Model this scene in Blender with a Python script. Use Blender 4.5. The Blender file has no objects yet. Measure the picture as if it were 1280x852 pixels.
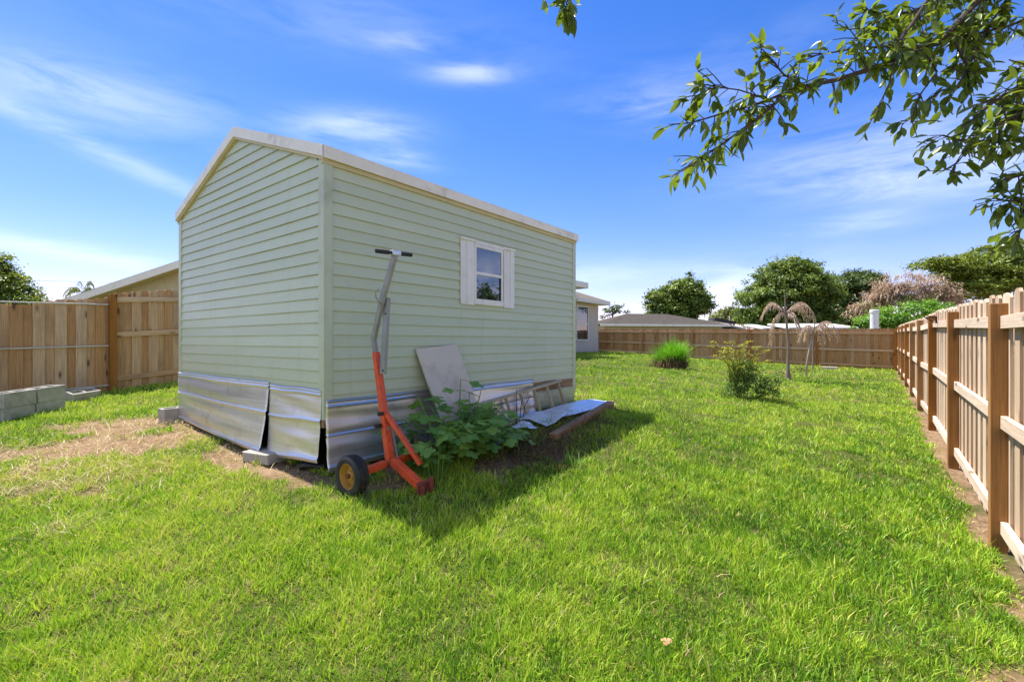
import bpy, math, random
import numpy as np
from mathutils import Vector, Matrix, noise as mnoise

random.seed(7)
rng = np.random.default_rng(11)
scene = bpy.context.scene
col = scene.collection
R = math.radians
F, CX, CY, CAMZ = 590.0, 640.0, 426.0, 1.48      # focal length (px of the 1280 photo), horizon, eye height
UP = Vector((0, 0, 1))
D1 = Vector((0.6125, 0.7905, 0)).normalized()      # along the shed and the right-hand fence
N1 = Vector((D1.y, -D1.x, 0))                      # away from the shed's long wall
C0 = Vector((-1.56, 3.93, 0))                      # near corner of the shed
SHED_L, SHED_W = 4.08, 3.31

# ------------------------------------------------------------------ terrain
_cp = np.array([(0, 0, 0), (-2, 1.8, .12), (0, 1.5, .06), (1.9, 1.8, .0), (3.41, 3.3, 0), (4.9, 5.23, .06), (7.9, 9.1, .12),
    (11.7, 14, .22), (15.5, 19, .29), (-1.56, 3.93, .36), (.93, 7.15, .55), (-4.17, 5.97, .48), (-.45, 3.1, .25), (-1.2, 3.4, .31),
    (-7.58, 6.99, .55), (-6.9, 8.16, .62), (-6.37, 9.06, .71), (4.5, 24.5, .9), (5.9, 26.5, .84), (9.65, 23.6, .56),
    (1.9, 6.15, .47), (-3.5, 3.5, .28), (-6, 4.5, .42), (2, 15, .78), (-3, 12, .75), (-1.5, 9, .66), (4.4, 9, .36),
    (18, 26, .4), (12, 12, .15), (8, 5, .05), (3, 0, 0), (-9, 3, .4), (0, -4, 0), (-12, 12, .75), (10, 30, .7), (0, 30, .9)], float)
def _U(r2):
    return 0.5 * r2 * np.log(np.maximum(r2, 1e-9))
def _tps_fit(p, lam=0.6):
    n = len(p); xy = p[:, :2] / 5
    K = _U(((xy[:, None] - xy[None]) ** 2).sum(-1)) + lam * np.eye(n) * .05
    P = np.c_[np.ones(n), xy]
    A = np.zeros((n + 3, n + 3)); A[:n, :n] = K; A[:n, n:] = P; A[n:, :n] = P.T
    return np.linalg.solve(A, np.r_[p[:, 2], 0, 0, 0])
_w = _tps_fit(_cp)
def G(x, y):
    """ground height, arrays"""
    x = np.asarray(x, float); y = np.asarray(y, float)
    xc = np.clip(x, -12, 19); yc = np.clip(y, -4, 31)
    q = np.stack([xc, yc], -1) / 5; s = _cp[:, :2] / 5
    u = _U(((q[..., None, :] - s) ** 2).sum(-1))
    z = u @ _w[:-3] + _w[-3] + q[..., 0] * _w[-2] + q[..., 1] * _w[-1]
    far = np.hypot(x - xc, y - yc)
    return z + (.4 - z) * np.clip(far / 30, 0, 1)
def g(x, y): return float(G(np.array([x]), np.array([y]))[0])
def ray(px, py, Y):
    return Vector(((px - CX) / F * Y, Y, CAMZ - (py - CY) / F * Y))
def at(px, py):
    """ground point under a pixel of the photograph"""
    z = .3
    for _ in range(60):
        Y = (CAMZ - z) * F / max(py - CY, 3.)
        z = .5 * z + .5 * g((px - CX) / F * Y, Y)
    return Vector(((px - CX) / F * Y, Y, z))

_lat = rng.random((8, 128, 128))
def vn(x, y, s, k=0):
    x = np.asarray(x, float) * s + 1000; y = np.asarray(y, float) * s + 1000
    i = np.floor(x).astype(int); j = np.floor(y).astype(int); fx = x - i; fy = y - j
    fx = fx * fx * (3 - 2 * fx); fy = fy * fy * (3 - 2 * fy); L = _lat[k % 8]
    a = L[i % 128, j % 128]; b = L[(i + 1) % 128, j % 128]; c = L[i % 128, (j + 1) % 128]; d = L[(i + 1) % 128, (j + 1) % 128]
    return (a * (1 - fx) + b * fx) * (1 - fy) + (c * (1 - fx) + d * fx) * fy
def fbm(x, y, s, k=0, o=4):
    t = 0; a = .5
    for q in range(o):
        t = t + a * vn(x, y, s * 2 ** q, k + q); a *= .5
    return t / (1 - .5 ** o)

# ------------------------------------------------------------------ mesh building
class MB:
    def __init__(s): s.v = []; s.f = []; s.t = []; s.g = []
    def add(s, vs, fs, tone=None, gc=None):
        b = len(s.v); tone = random.random() if tone is None else tone
        s.v += [tuple(p) for p in vs]; s.t += [tone] * len(vs)
        s.g += [tuple(p) for p in (gc if gc is not None else vs)]
        s.f += [tuple(b + i for i in f) for f in fs]
    def box(s, c, ax, ay, az, sx, sy, sz, tone=None):
        c = Vector(c); ax, ay, az = Vector(ax).normalized(), Vector(ay).normalized(), Vector(az).normalized()
        vs = []; gc = []; o = [random.uniform(0, 50) for _ in range(3)]
        d = [(sx, 0), (sy, 1), (sz, 2)]; d.sort(reverse=True); order = [q[1] for q in d]
        for k in (-.5, .5):
            for j in (-.5, .5):
                for i in (-.5, .5):
                    vs.append(c + ax * sx * i + ay * sy * j + az * sz * k)
                    l = (sx * i, sy * j, sz * k); gc.append([l[order[q]] + o[q] for q in range(3)])
        s.add(vs, [(0, 2, 3, 1), (4, 5, 7, 6), (0, 1, 5, 4), (2, 6, 7, 3), (0, 4, 6, 2), (1, 3, 7, 5)], tone, gc)
    def hexa(s, p, tone=None):
        """8 points: bottom 4 (ccw) then top 4"""
        s.add(p, [(3, 2, 1, 0), (4, 5, 6, 7), (0, 1, 5, 4), (1, 2, 6, 5), (2, 3, 7, 6), (3, 0, 4, 7)], tone)
    def beam(s, a, b, w, h, up=UP, tone=None):
        a, b = Vector(a), Vector(b); d = (b - a); L = d.length; d.normalize()
        y = up.cross(d)
        if y.length < 1e-4: y = Vector((1, 0, 0)).cross(d)
        y.normalize(); z = d.cross(y)
        s.box((a + b) / 2, d, y, z, L, w, h, tone)
    def prism(s, poly, ext, tone=None):
        n = len(poly); ext = Vector(ext)
        vs = [Vector(p) for p in poly] + [Vector(p) + ext for p in poly]
        s.add(vs, [tuple(range(n - 1, -1, -1)), tuple(range(n, 2 * n))] + [(i, (i + 1) % n, n + (i + 1) % n, n + i) for i in range(n)], tone)
    def tube(s, pts, rad, seg=8, tone=None, cap=True):
        pts = [Vector(p) for p in pts]; n = len(pts)
        if not hasattr(rad, '__len__'): rad = [rad] * n
        vs = []; gc = []; fs = []; L = 0; o = random.uniform(0, 50); prev = None
        for i, p in enumerate(pts):
            d = (pts[min(i + 1, n - 1)] - pts[max(i - 1, 0)]).normalized()
            x = prev - d * prev.dot(d) if prev is not None else d.orthogonal()
            if x.length < 1e-5: x = d.orthogonal()
            x.normalize(); prev = x; y = d.cross(x)
            if i: L += (p - pts[i - 1]).length
            for k in range(seg):
                a = 2 * math.pi * k / seg
                w = (x * math.cos(a) + y * math.sin(a)) * rad[i]
                vs.append(p + w); gc.append((L + o, w.dot(x) + o, w.dot(y)))
        for i in range(n - 1):
            for k in range(seg):
                k2 = (k + 1) % seg
                fs.append((i * seg + k, i * seg + k2, (i + 1) * seg + k2, (i + 1) * seg + k))
        if cap: fs += [tuple(range(seg - 1, -1, -1)), tuple(range((n - 1) * seg, n * seg))]
        s.add(vs, fs, tone, gc)
    def ribbon(s, pts, widths, side, tone=None):
        """flat strip along pts"""
        vs = []; n = len(pts)
        for p, w in zip(pts, widths):
            p = Vector(p); vs += [p - side * w / 2, p + side * w / 2]
        s.add(vs, [(2 * i, 2 * i + 1, 2 * i + 3, 2 * i + 2) for i in range(n - 1)], tone)
    def lathe(s, c, axis, prof, seg=24, tone=None):
        """prof: (radius, distance along axis)"""
        c = Vector(c); axis = Vector(axis).normalized(); x = axis.orthogonal().normalized(); y = axis.cross(x); n = len(prof)
        vs = []
        for r, h in prof:
            for k in range(seg):
                a = 2 * math.pi * k / seg
                vs.append(c + axis * h + (x * math.cos(a) + y * math.sin(a)) * r)
        fs = [(i * seg + k, i * seg + (k + 1) % seg, (i + 1) * seg + (k + 1) % seg, (i + 1) * seg + k) for i in range(n - 1) for k in range(seg)]
        s.add(vs, fs, tone)
    def build(s, name, mat, parent=None, origin=None, smooth=False, bevel=0):
        v = np.array(s.v, float)
        if parent is not None:
            o = Vector(parent.get('_o', (0, 0, 0)))
        else:
            o = Vector(origin) if origin is not None else Vector(((v[:, 0].min() + v[:, 0].max()) / 2, (v[:, 1].min() + v[:, 1].max()) / 2, v[:, 2].min()))
        me = bpy.data.meshes.new(name)
        me.from_pydata([tuple(p) for p in (v - np.array(o))], [], s.f)
        a = me.attributes.new('tone', 'FLOAT', 'POINT'); a.data.foreach_set('value', np.array(s.t, np.float32))
        a = me.attributes.new('gc', 'FLOAT_VECTOR', 'POINT'); a.data.foreach_set('vector', np.array(s.g, np.float32).ravel())
        me.materials.append(mat)
        if smooth: me.polygons.foreach_set('use_smooth', [True] * len(me.polygons))
        ob = bpy.data.objects.new(name, me); col.objects.link(ob)
        if smooth: me.set_sharp_from_angle(angle=R(40))
        if parent is not None: ob.parent = parent
        else: ob.location = o
        ob['_o'] = tuple(o)
        if bevel:
            m = ob.modifiers.new('bevel', 'BEVEL'); m.width = bevel; m.segments = 2; m.limit_method = 'ANGLE'; m.angle_limit = R(50)
        return ob

def tag(o, label=None, cat=None, group=None, kind=None):
    if label: o['label'] = label
    if cat: o['category'] = cat
    if group: o['group'] = group
    if kind: o['kind'] = kind
    return o
def thing(name, loc, label, cat, group=None):
    o = bpy.data.objects.new(name, None); o.location = loc; o.empty_display_size = .1
    col.objects.link(o); o['_o'] = tuple(loc)
    return tag(o, label, cat, group)

# ------------------------------------------------------------------ materials
class NT:
    def __init__(s, name, world=False):
        s.m = bpy.data.materials.new(name); s.m.use_nodes = True
        s.t = s.m.node_tree; s.t.nodes.clear()
        s.out = s.n('ShaderNodeOutputMaterial')
    def n(s, ty, **kw):
        q = s.t.nodes.new(ty)
        for k, v in kw.items(): setattr(q, k, v)
        return q
    def l(s, a, b): s.t.links.new(a, b)
    def attr(s, name): return s.n('ShaderNodeAttribute', attribute_name=name)
    def val(s, sock, v):
        if hasattr(v, 'is_linked') or isinstance(v, bpy.types.NodeSocket): s.l(v, sock)
        else: sock.default_value = v
    def math(s, op, a, b=0., c=None, clamp=False):
        q = s.n('ShaderNodeMath', operation=op, use_clamp=clamp); s.val(q.inputs[0], a); s.val(q.inputs[1], b)
        if c is not None: s.val(q.inputs[2], c)
        return q.outputs[0]
    def noise(s, vec=None, scale=5., detail=4., rough=.55, dist=0.):
        q = s.n('ShaderNodeTexNoise'); q.inputs['Scale'].default_value = scale; q.inputs['Detail'].default_value = detail
        q.inputs['Roughness'].default_value = rough; q.inputs['Distortion'].default_value = dist
        if vec is not None: s.l(vec, q.inputs['Vector'])
        return q.outputs['Fac']
    def mapping(s, vec, scale=(1, 1, 1), loc=(0, 0, 0), rot=(0, 0, 0)):
        q = s.n('ShaderNodeMapping'); q.inputs['Scale'].default_value = scale; q.inputs['Location'].default_value = loc; q.inputs['Rotation'].default_value = rot
        s.l(vec, q.inputs['Vector']); return q.outputs[0]
    def ramp(s, fac, stops, interp='LINEAR'):
        q = s.n('ShaderNodeValToRGB'); q.color_ramp.interpolation = interp; e = q.color_ramp.elements
        while len(e) < len(stops): e.new(.5)
        for k, (p, c) in enumerate(stops):
            e[k].position = p; e[k].color = (*c, 1) if len(c) == 3 else c
        s.l(fac, q.inputs[0]); return q.outputs[0]
    def mix(s, fac, a, b, blend='MIX'):
        q = s.n('ShaderNodeMix', data_type='RGBA', blend_type=blend); s.val(q.inputs[0], fac)
        for k, v in ((6, a), (7, b)):
            if isinstance(v, (tuple, list)): q.inputs[k].default_value = (*v[:3], 1)
            else: s.l(v, q.inputs[k])
        return q.outputs[2]
    def hsv(s, c, v=None, h=None, sat=None):
        q = s.n('ShaderNodeHueSaturation'); s.l(c, q.inputs['Color'])
        for k, x in (('Value', v), ('Hue', h), ('Saturation', sat)):
            if x is not None: s.val(q.inputs[k], x)
        return q.outputs[0]
    def principled(s, color, rough=.6, metal=0., bump=None, bstr=.3, bdist=.01, spec=.5):
        p = s.n('ShaderNodeBsdfPrincipled')
        if isinstance(color, (tuple, list)): p.inputs['Base Color'].default_value = (*color[:3], 1)
        else: s.l(color, p.inputs['Base Color'])
        s.val(p.inputs['Roughness'], rough); p.inputs['Metallic'].default_value = metal
        p.inputs['Specular IOR Level'].default_value = spec
        if bump is not None:
            b = s.n('ShaderNodeBump'); b.inputs['Strength'].default_value = bstr; b.inputs['Distance'].default_value = bdist
            s.l(bump, b.inputs['Height']); s.l(b.outputs[0], p.inputs['Normal'])
        return p
    def done(s, sh):
        s.l(sh.outputs[0] if hasattr(sh, 'outputs') else sh, s.out.inputs['Surface']); return s.m

def m_plain(name, c1, c2=None, rough=.6, metal=0., scale=6., bstr=.15, spec=.4, dirt=None, dscale=3.):
    t = NT(name); pos = t.n('ShaderNodeNewGeometry').outputs['Position']
    c2 = c2 or tuple(x * .85 for x in c1)
    n = t.noise(pos, scale, 6, .6); c = t.ramp(n, [(.3, c2), (.7, c1)])
    tn = t.attr('tone').outputs['Fac']
    c = t.hsv(c, v=t.math('MULTIPLY_ADD', tn, .16, .92))
    if dirt:
        d = t.noise(pos, dscale, 8, .7); c = t.mix(t.ramp(d, [(.52, (0, 0, 0)), (.75, (.75,) * 3)]), c, dirt)
    return t.done(t.principled(c, rough, metal, t.noise(pos, scale * 9, 4, .6), bstr, .004, spec))

def m_wood(name, c1, c2, dark, rough=.75, knots=True, grain=1., var=.5, spec=.25, dirt=0.):
    t = NT(name); gc = t.attr('gc').outputs['Vector']; tn = t.attr('tone').outputs['Fac']
    n1 = t.noise(t.mapping(gc, (1.2 * grain, 26 * grain, 26 * grain)), 1.6, 6, .65, .4)
    n2 = t.noise(t.mapping(gc, (2.5, 120, 120)), 1.0, 3, .6)
    n3 = t.noise(t.mapping(gc, (1.5, 3, 3)), 1.1, 3, .5)
    c = t.ramp(n1, [(.25, c2), (.5, c1), (.75, tuple(x * 1.12 for x in c1))])
    c = t.mix(t.ramp(n2, [(.35, (.5,) * 3), (.62, (0, 0, 0))]), c, dark)
    c = t.mix(t.ramp(n3, [(.5, (0, 0, 0)), (.75, (.35 + dirt,) * 3)]), c, dark)
    if knots:
        v = t.n('ShaderNodeTexVoronoi'); v.inputs['Scale'].default_value = 1.
        t.l(t.mapping(gc, (2.1, 6.5, 6.5)), v.inputs['Vector'])
        k = t.ramp(v.outputs['Distance'], [(.07, (.95,) * 3), (.15, (.25,) * 3), (.22, (0, 0, 0))])
        c = t.mix(k, c, tuple(x * .45 for x in dark))
    c = t.hsv(c, v=t.math('MULTIPLY_ADD', tn, var, 1 - var / 2), h=t.math('MULTIPLY_ADD', tn, .012, .494), sat=t.math('MULTIPLY_ADD', tn, -.3, 1.15))
    return t.done(t.principled(c, rough, 0, n1, .35, .004, spec))

def m_leaf(name, c1, c2, trans=.35, rough=.45, spec=.35, jitter=3.):
    t = NT(name); tn = t.attr('tone').outputs['Fac']
    pos = t.n('ShaderNodeNewGeometry').outputs['Position']
    f = t.math('ADD', tn, t.math('MULTIPLY_ADD', t.noise(pos, jitter, 3), .7, -.35), clamp=True)
    c = t.mix(f, c1, c2)
    p = t.principled(c, rough, spec=spec)
    tr = t.n('ShaderNodeBsdfTranslucent'); t.l(t.mix(.5, c, tuple(min(1, x * y) for x, y in zip(c2, (1.3, 1.25, .6)))), tr.inputs[0])
    mx = t.n('ShaderNodeMixShader'); mx.inputs[0].default_value = trans
    t.l(p.outputs[0], mx.inputs[1]); t.l(tr.outputs[0], mx.inputs[2])
    return t.done(mx)

M = {}
def siding_mat(name, ca, cb):
    t = NT(name); pos = t.n('ShaderNodeNewGeometry').outputs['Position']; tn = t.attr('tone').outputs['Fac']
    n = t.noise(pos, 1.3, 5, .6); c = t.ramp(n, [(.3, ca), (.7, cb)])
    st = t.noise(t.mapping(pos, (9, 9, .8)), 1., 5, .65)
    c = t.mix(t.ramp(st, [(.55, (0, 0, 0)), (.8, (.22,) * 3)]), c, (.27, .26, .17))
    sp = t.noise(pos, 38, 2, .5); c = t.mix(t.ramp(sp, [(.70, (0, 0, 0)), (.78, (.35,) * 3)]), c, (.2, .19, .12))
    c = t.hsv(c, v=t.math('MULTIPLY_ADD', tn, .10, .95))
    return t.done(t.principled(c, .42, 0, t.noise(pos, 3.2, 3), .05, .02, .4))
M['siding'] = siding_mat('sage_siding', (.515, .56, .37), (.55, .595, .40))
M['trim'] = m_plain('sage_trim', (.53, .565, .39), (.48, .52, .35), .4, dirt=(.3, .3, .2), dscale=2.)
M['fascia'] = m_plain('cream_fascia', (.86, .82, .67), (.80, .75, .60), .45, dirt=(.38, .34, .24), dscale=2.5)
M['soffit'] = m_plain('soffit_cream', (.62, .54, .28), (.55, .48, .24), .5)
M['roofmetal'] = m_plain('roof_metal', (.62, .61, .56), None, .45)
M['white'] = m_plain('white_vinyl', (.80, .78, .70), (.73, .71, .63), .45, dirt=(.5, .48, .38), dscale=4)
M['darkwood'] = m_wood('old_floor_timber', (.18, .12, .07), (.12, .08, .05), (.04, .03, .02))
M['dark'] = m_plain('black_plastic', (.02, .02, .02), None, .5)
M['picket'] = m_wood('fence_board', (.58, .445, .31), (.47, .345, .235), (.30, .20, .13), var=.45)
M['oldpicket'] = m_wood('old_fence_board', (.60, .37, .19), (.47, .28, .14), (.22, .13, .065), var=.34, dirt=.2)
M['rail'] = m_wood('fence_rail', (.66, .54, .42), (.57, .45, .34), (.40, .29, .20), var=.2)
M['post'] = m_wood('fence_post', (.37, .185, .062), (.29, .14, .048), (.17, .08, .028), var=.25)
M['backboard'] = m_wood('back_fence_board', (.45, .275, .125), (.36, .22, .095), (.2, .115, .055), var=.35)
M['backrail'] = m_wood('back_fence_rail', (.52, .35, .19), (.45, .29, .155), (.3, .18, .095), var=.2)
M['beam'] = m_wood('weathered_beam', (.36, .23, .12), (.26, .16, .08), (.1, .07, .045), var=.2, dirt=.2)
M['ladder'] = m_wood('ladder_wood', (.50, .42, .25), (.40, .33, .19), (.25, .19, .11), knots=False, var=.2)
M['concrete'] = m_plain('concrete_block', (.42, .39, .33), (.30, .28, .235), .9, scale=9, bstr=.5, dirt=(.16, .14, .11), dscale=6)
M['orange'] = m_plain('orange_paint', (.86, .11, .025), (.58, .085, .03), .45, scale=7, dirt=(.16, .05, .03), dscale=17)
M['rust'] = m_plain('rusty_red', (.26, .055, .03), (.16, .045, .025), .8, scale=20, bstr=.5)
M['greymetal'] = m_plain('grey_steel', (.36, .36, .33), (.26, .26, .24), .5, .15, dirt=(.13, .10, .07), dscale=8)
M['clamp'] = m_plain('bright_steel', (.7, .7, .68), None, .3, .7)
M['rubber'] = m_plain('tyre_rubber', (.022, .022, .022), (.035, .033, .03), .75, scale=14, bstr=.3, dirt=(.10, .085, .06), dscale=10)
M['yellowrim'] = m_plain('yellow_rim', (.52, .29, .04), (.36, .19, .035), .55, dirt=(.10, .05, .025), dscale=11)
M['board'] = m_plain('fibre_board', (.66, .58, .46), (.58, .51, .41), .8, scale=2.2, bstr=.2, dirt=(.30, .26, .22), dscale=2.4)
M['sheet'] = None
M['stucco'] = m_plain('stucco', (.60, .51, .41), (.54, .46, .37), .9, scale=3, bstr=.6)
M['creamwall'] = m_plain('cream_wall', (.60, .52, .30), None, .85)
M['shingle'] = m_plain('shingle_roof', (.20, .165, .135), (.14, .12, .10), 1., scale=5, bstr=.7, spec=.0)
M['greyroof'] = m_plain('grey_shingle_roof', (.095, .085, .075), (.065, .058, .052), 1., scale=3, bstr=.7, spec=.0)
M['whiteroof'] = m_plain('white_roof', (.80, .79, .75), (.72, .71, .67), .6)
M['pvc'] = m_plain('white_pipe', (.8, .8, .78), None, .4)
M['galv'] = m_plain('galvanised_pipe', (.50, .47, .42), (.40, .38, .34), .4, .35)
M['bark'] = m_wood('bark', (.17, .12, .085), (.10, .07, .05), (.045, .035, .028), knots=False, grain=.6)
M['twig'] = m_plain('twig_bark', (.075, .055, .04), (.045, .035, .028), .9)
M['palmtrunk'] = m_wood('palm_trunk', (.30, .25, .20), (.2, .16, .13), (.1, .08, .06), knots=False)
M['deadfrond'] = m_leaf('dead_frond', (.36, .24, .17), (.62, .48, .38), .25, .8, .1)
M['deadvine'] = m_leaf('dead_vine', (.20, .13, .095), (.56, .43, .34), .25, .8, .1, 1.5)
M['oak'] = m_leaf('oak_leaves', (.04, .085, .013), (.25, .34, .045), .25, jitter=.6)
M['oakdark'] = m_leaf('dark_oak_leaves', (.026, .06, .014), (.14, .21, .038), .25, jitter=.6)
M['oakbright'] = m_leaf('bright_oak_leaves', (.04, .085, .012), (.30, .37, .04), .3, jitter=.6)
M['olive'] = m_leaf('olive_tree_leaves', (.09, .12, .035), (.30, .32, .08), .3, jitter=.6)
M['hedge'] = m_leaf('hedge_leaves', (.05, .15, .015), (.24, .44, .045), .35, jitter=1.2)
M['near'] = m_leaf('branch_leaves', (.028, .062, .009), (.24, .33, .03), .42, .38, .5, 9)
M['weed'] = m_leaf('weed_leaves', (.10, .24, .045), (.27, .46, .09), .35, .5, .35, 6)
M['bushgrass'] = m_leaf('clump_grass', (.16, .40, .03), (.32, .62, .05), .4, .5, .3, 5)
M['bushdead'] = m_leaf('clump_dead_grass', (.05, .035, .02), (.22, .16, .09), .2, .8, .1, 5)
M['fern'] = m_leaf('yellow_fern_leaves', (.20, .24, .03), (.46, .44, .06), .4, .6, .2, 5)
M['shrub'] = m_leaf('shrub_leaves', (.03, .08, .018), (.16, .27, .05), .3, .4, .4, 5)
M['dryleaf'] = m_leaf('dry_leaf', (.42, .24, .10), (.62, .42, .22), .2, .7, .2)
M['yellowleaf'] = m_leaf('yellow_leaf', (.62, .62, .12), (.75, .72, .2), .3)
M['deadweed'] = m_leaf('dead_weeds', (.10, .06, .035), (.24, .16, .09), .2, .8, .1, 6)
M['wire'] = m_plain('wire', (.05, .05, .05))

def m_skirt(name, base, rough, warm=0.):
    t = NT(name); pos = t.n('ShaderNodeNewGeometry').outputs['Position']; gc = t.attr('gc').outputs['Vector']
    st = t.noise(t.mapping(gc, (.35, 5, 1)), 2.2, 4, .55, .5)
    sm = t.noise(pos, 5, 6, .65)
    c = t.ramp(st, [(.3, tuple(x * .72 for x in base)), (.7, base)])
    c = t.mix(t.ramp(sm, [(.55, (0, 0, 0)), (.70, (.45,) * 3)]), c, (.42, .37, .28))
    c = t.mix(t.ramp(t.noise(pos, 60, 2), [(.68, (0, 0, 0)), (.74, (.6,) * 3)]), c, (.25, .2, .15))
    r = t.math('MULTIPLY_ADD', st, .30, rough - .12)
    p = t.principled(c, r, .82, t.noise(t.mapping(gc, (.8, 7, 1)), 1.4, 3), .25, .02)
    return t.done(p)
M['skirt'] = m_skirt('aluminium_skirt', (.80, .79, .77), .36)
M['sheet'] = m_plain('white_sheet_metal', (.72, .80, .92), (.64, .72, .84), .32, .4, scale=3, dirt=(.4, .4, .38), dscale=5)
def m_glass():
    t = NT('window_glass'); p = t.principled((.012, .013, .016), .03)
    gl = t.n('ShaderNodeBsdfGlossy'); gl.inputs['Roughness'].default_value = .015; gl.inputs['Color'].default_value = (.85, .9, 1, 1)
    mx = t.n('ShaderNodeMixShader'); mx.inputs[0].default_value = .15
    t.l(p.outputs[0], mx.inputs[1]); t.l(gl.outputs[0], mx.inputs[2]); return t.done(mx)
M['glass'] = m_glass()

# ------------------------------------------------------------------ bare soil mask
def blob(px, py, rx, ry, w=1., a=0.):
    p = at(px, py); return (p.x, p.y, rx, ry, w, a)
SOIL = [blob(118, 558, 1.15, .55, .95, .35), blob(40, 590, .8, .3, .8, .2), blob(190, 530, .9, .45, .95, .3), blob(15, 612, .6, .2, .75, .2),
        blob(108, 618, .16, .10, .6), blob(290, 575, .55, .2, 1., -.66), blob(350, 590, .5, .16, 1., -.66), blob(428, 622, .16, .1, .85), blob(455, 652, .2, .06, .55),
        blob(235, 540, .3, .25, .9), blob(75, 665, .2, .1, .4),
        blob(712, 488, .55, .28, .6, .9), blob(930, 505, 1.0, .28, .65, .1), blob(720, 452, .9, .2, .35), blob(870, 480, 1.2, .25, .4, .1),
        blob(770, 600, .12, .07, .6), blob(640, 578, .5, .26, .95, .9), blob(560, 608, .4, .2, .7, .9), blob(1275, 850, .25, .12, .6), blob(985, 478, .3, .2, .4), blob(760, 470, 1.0, .2, .35)]
STRAW = [blob(60, 600, 1.3, .5, .9, .2), blob(200, 560, 1.5, .55, .6, .2), blob(60, 480, 3.0, 1.0, .25, .9), blob(700, 492, .8, .5, .6, .9), blob(850, 478, 1.7, .6, .45, .1)]
def blobs(L, x, y):
    m = np.zeros_like(x, float)
    for bx, by, rx, ry, w, a in L:
        c, s = math.cos(a), math.sin(a); dx = x - bx; dy = y - by
        u = (dx * c + dy * s) / rx; v = (-dx * s + dy * c) / ry
        m = np.maximum(m, w * np.exp(-(u * u + v * v) * .75))
    return m
FA, FB = Vector((3.41, 3.30, 0)), Vector((15.5, 19.0, 0))     # right-hand fence
FD = (FB - FA).normalized(); FN = Vector((-FD.y, FD.x, 0))     # FN points into the yard
def wall_st(x, y):
    """shed coordinates: along the long wall, away from it"""
    dx = x - C0.x; dy = y - C0.y
    return dx * D1.x + dy * D1.y, dx * N1.x + dy * N1.y
def bare(x, y):
    n = fbm(x, y, 2.2, 1); n2 = fbm(x, y, 7., 3)
    m = blobs(SOIL, x, y)
    d = (x - FA.x) * FN.x + (y - FA.y) * FN.y
    m = np.maximum(m, np.clip(1.25 - d / .165, 0, 1) * .85)
    t, q = wall_st(x, y)
    m = np.maximum(m, np.where((t > -.1) & (t < 4.0) & (q > 0), np.clip(1.15 - np.abs(q - .2) / .62, 0, 1) * .75, 0))
    m = np.maximum(m, np.where((q < .1) & (q > -3.5) & (t < 0), np.clip(1.15 + t / .40, 0, 1) * 1.05, 0))
    return np.clip((m - .46 + (n - .5) * 1.5 + (n2 - .5) * .9) * 3.0, 0, 1) * (m > .1)

# ------------------------------------------------------------------ ground sheet
def axis(lo, hi, step, ext):
    a = list(np.arange(lo, hi + 1e-6, step)); e = []
    d = step * 2
    p = hi
    while p < ext: p += d; d *= 1.35; e.append(p)
    b = []; d = step * 2; p = lo
    while p > -ext: p -= d; d *= 1.35; b.append(p)
    return np.array(b[::-1] + a + e)
gx, gy = axis(-9, 17, .11, 900), axis(.4, 28, .11, 900)
XX, YY = np.meshgrid(gx, gy, indexing='ij')
ZZ = G(XX, YY)
BB = bare(XX, YY)
near = np.exp(-(np.maximum(0, np.hypot(XX, YY) - 12) / 6) ** 2)
ZZ = ZZ + ((fbm(XX, YY, 1.1, 5) - .5) * .05 + (fbm(XX, YY, 6, 2) - .5) * .03 * BB) * near - .015 * BB
nx, ny = XX.shape
V = np.stack([XX, YY, ZZ], -1).reshape(-1, 3)
idx = np.arange(nx * ny).reshape(nx, ny)
Q = np.stack([idx[:-1, :-1], idx[1:, :-1], idx[1:, 1:], idx[:-1, 1:]], -1).reshape(-1, 4)
def np_mesh(name, V, loops, starts, mat, attrs, smooth=False):
    me = bpy.data.meshes.new(name)
    me.vertices.add(len(V)); me.vertices.foreach_set('co', np.ascontiguousarray(V, np.float32).ravel())
    me.loops.add(len(loops)); me.loops.foreach_set('vertex_index', np.ascontiguousarray(loops, np.int32))
    me.polygons.add(len(starts)); me.polygons.foreach_set('loop_start', np.ascontiguousarray(starts, np.int32))
    me.update(calc_edges=True)
    for k, a in attrs.items():
        q = me.attributes.new(k, 'FLOAT', 'POINT'); q.data.foreach_set('value', np.ascontiguousarray(a, np.float32))
    if smooth: me.polygons.foreach_set('use_smooth', np.ones(len(starts), bool))
    me.materials.append(mat)
    ob = bpy.data.objects.new(name, me); col.objects.link(ob); return ob
def m_ground():
    t = NT('soil_and_thatch'); pos = t.n('ShaderNodeNewGeometry').outputs['Position']; b = t.attr('bare').outputs['Fac']
    n = t.noise(pos, 1.5, 6, .6); n2 = t.noise(pos, 22, 6, .7); n3 = t.noise(pos, 5, 5, .6)
    soil = t.ramp(n2, [(.3, (.10, .062, .036)), (.5, (.23, .145, .08)), (.7, (.34, .235, .145))])
    soil = t.mix(t.ramp(n3, [(.45, (0, 0, 0)), (.7, (.6,) * 3)]), soil, (.34, .235, .15))
    grass = t.ramp(n2, [(.3, (.045, .05, .014)), (.55, (.10, .10, .03)), (.75, (.20, .17, .07))])
    grass = t.mix(t.ramp(n, [(.4, (0, 0, 0)), (.7, (.5,) * 3)]), grass, (.11, .12, .03))
    c = t.mix(b, grass, soil)
    return t.done(t.principled(c, .95, 0, n2, .9, .03, .1))
ground = np_mesh('ground', V, Q.ravel(), np.arange(0, len(Q) * 4, 4), m_ground(), {'bare': BB.ravel()}, True)
tag(ground, 'sandy brown yard soil under the lawn, bare in patches left of the shed', kind='structure')

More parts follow.
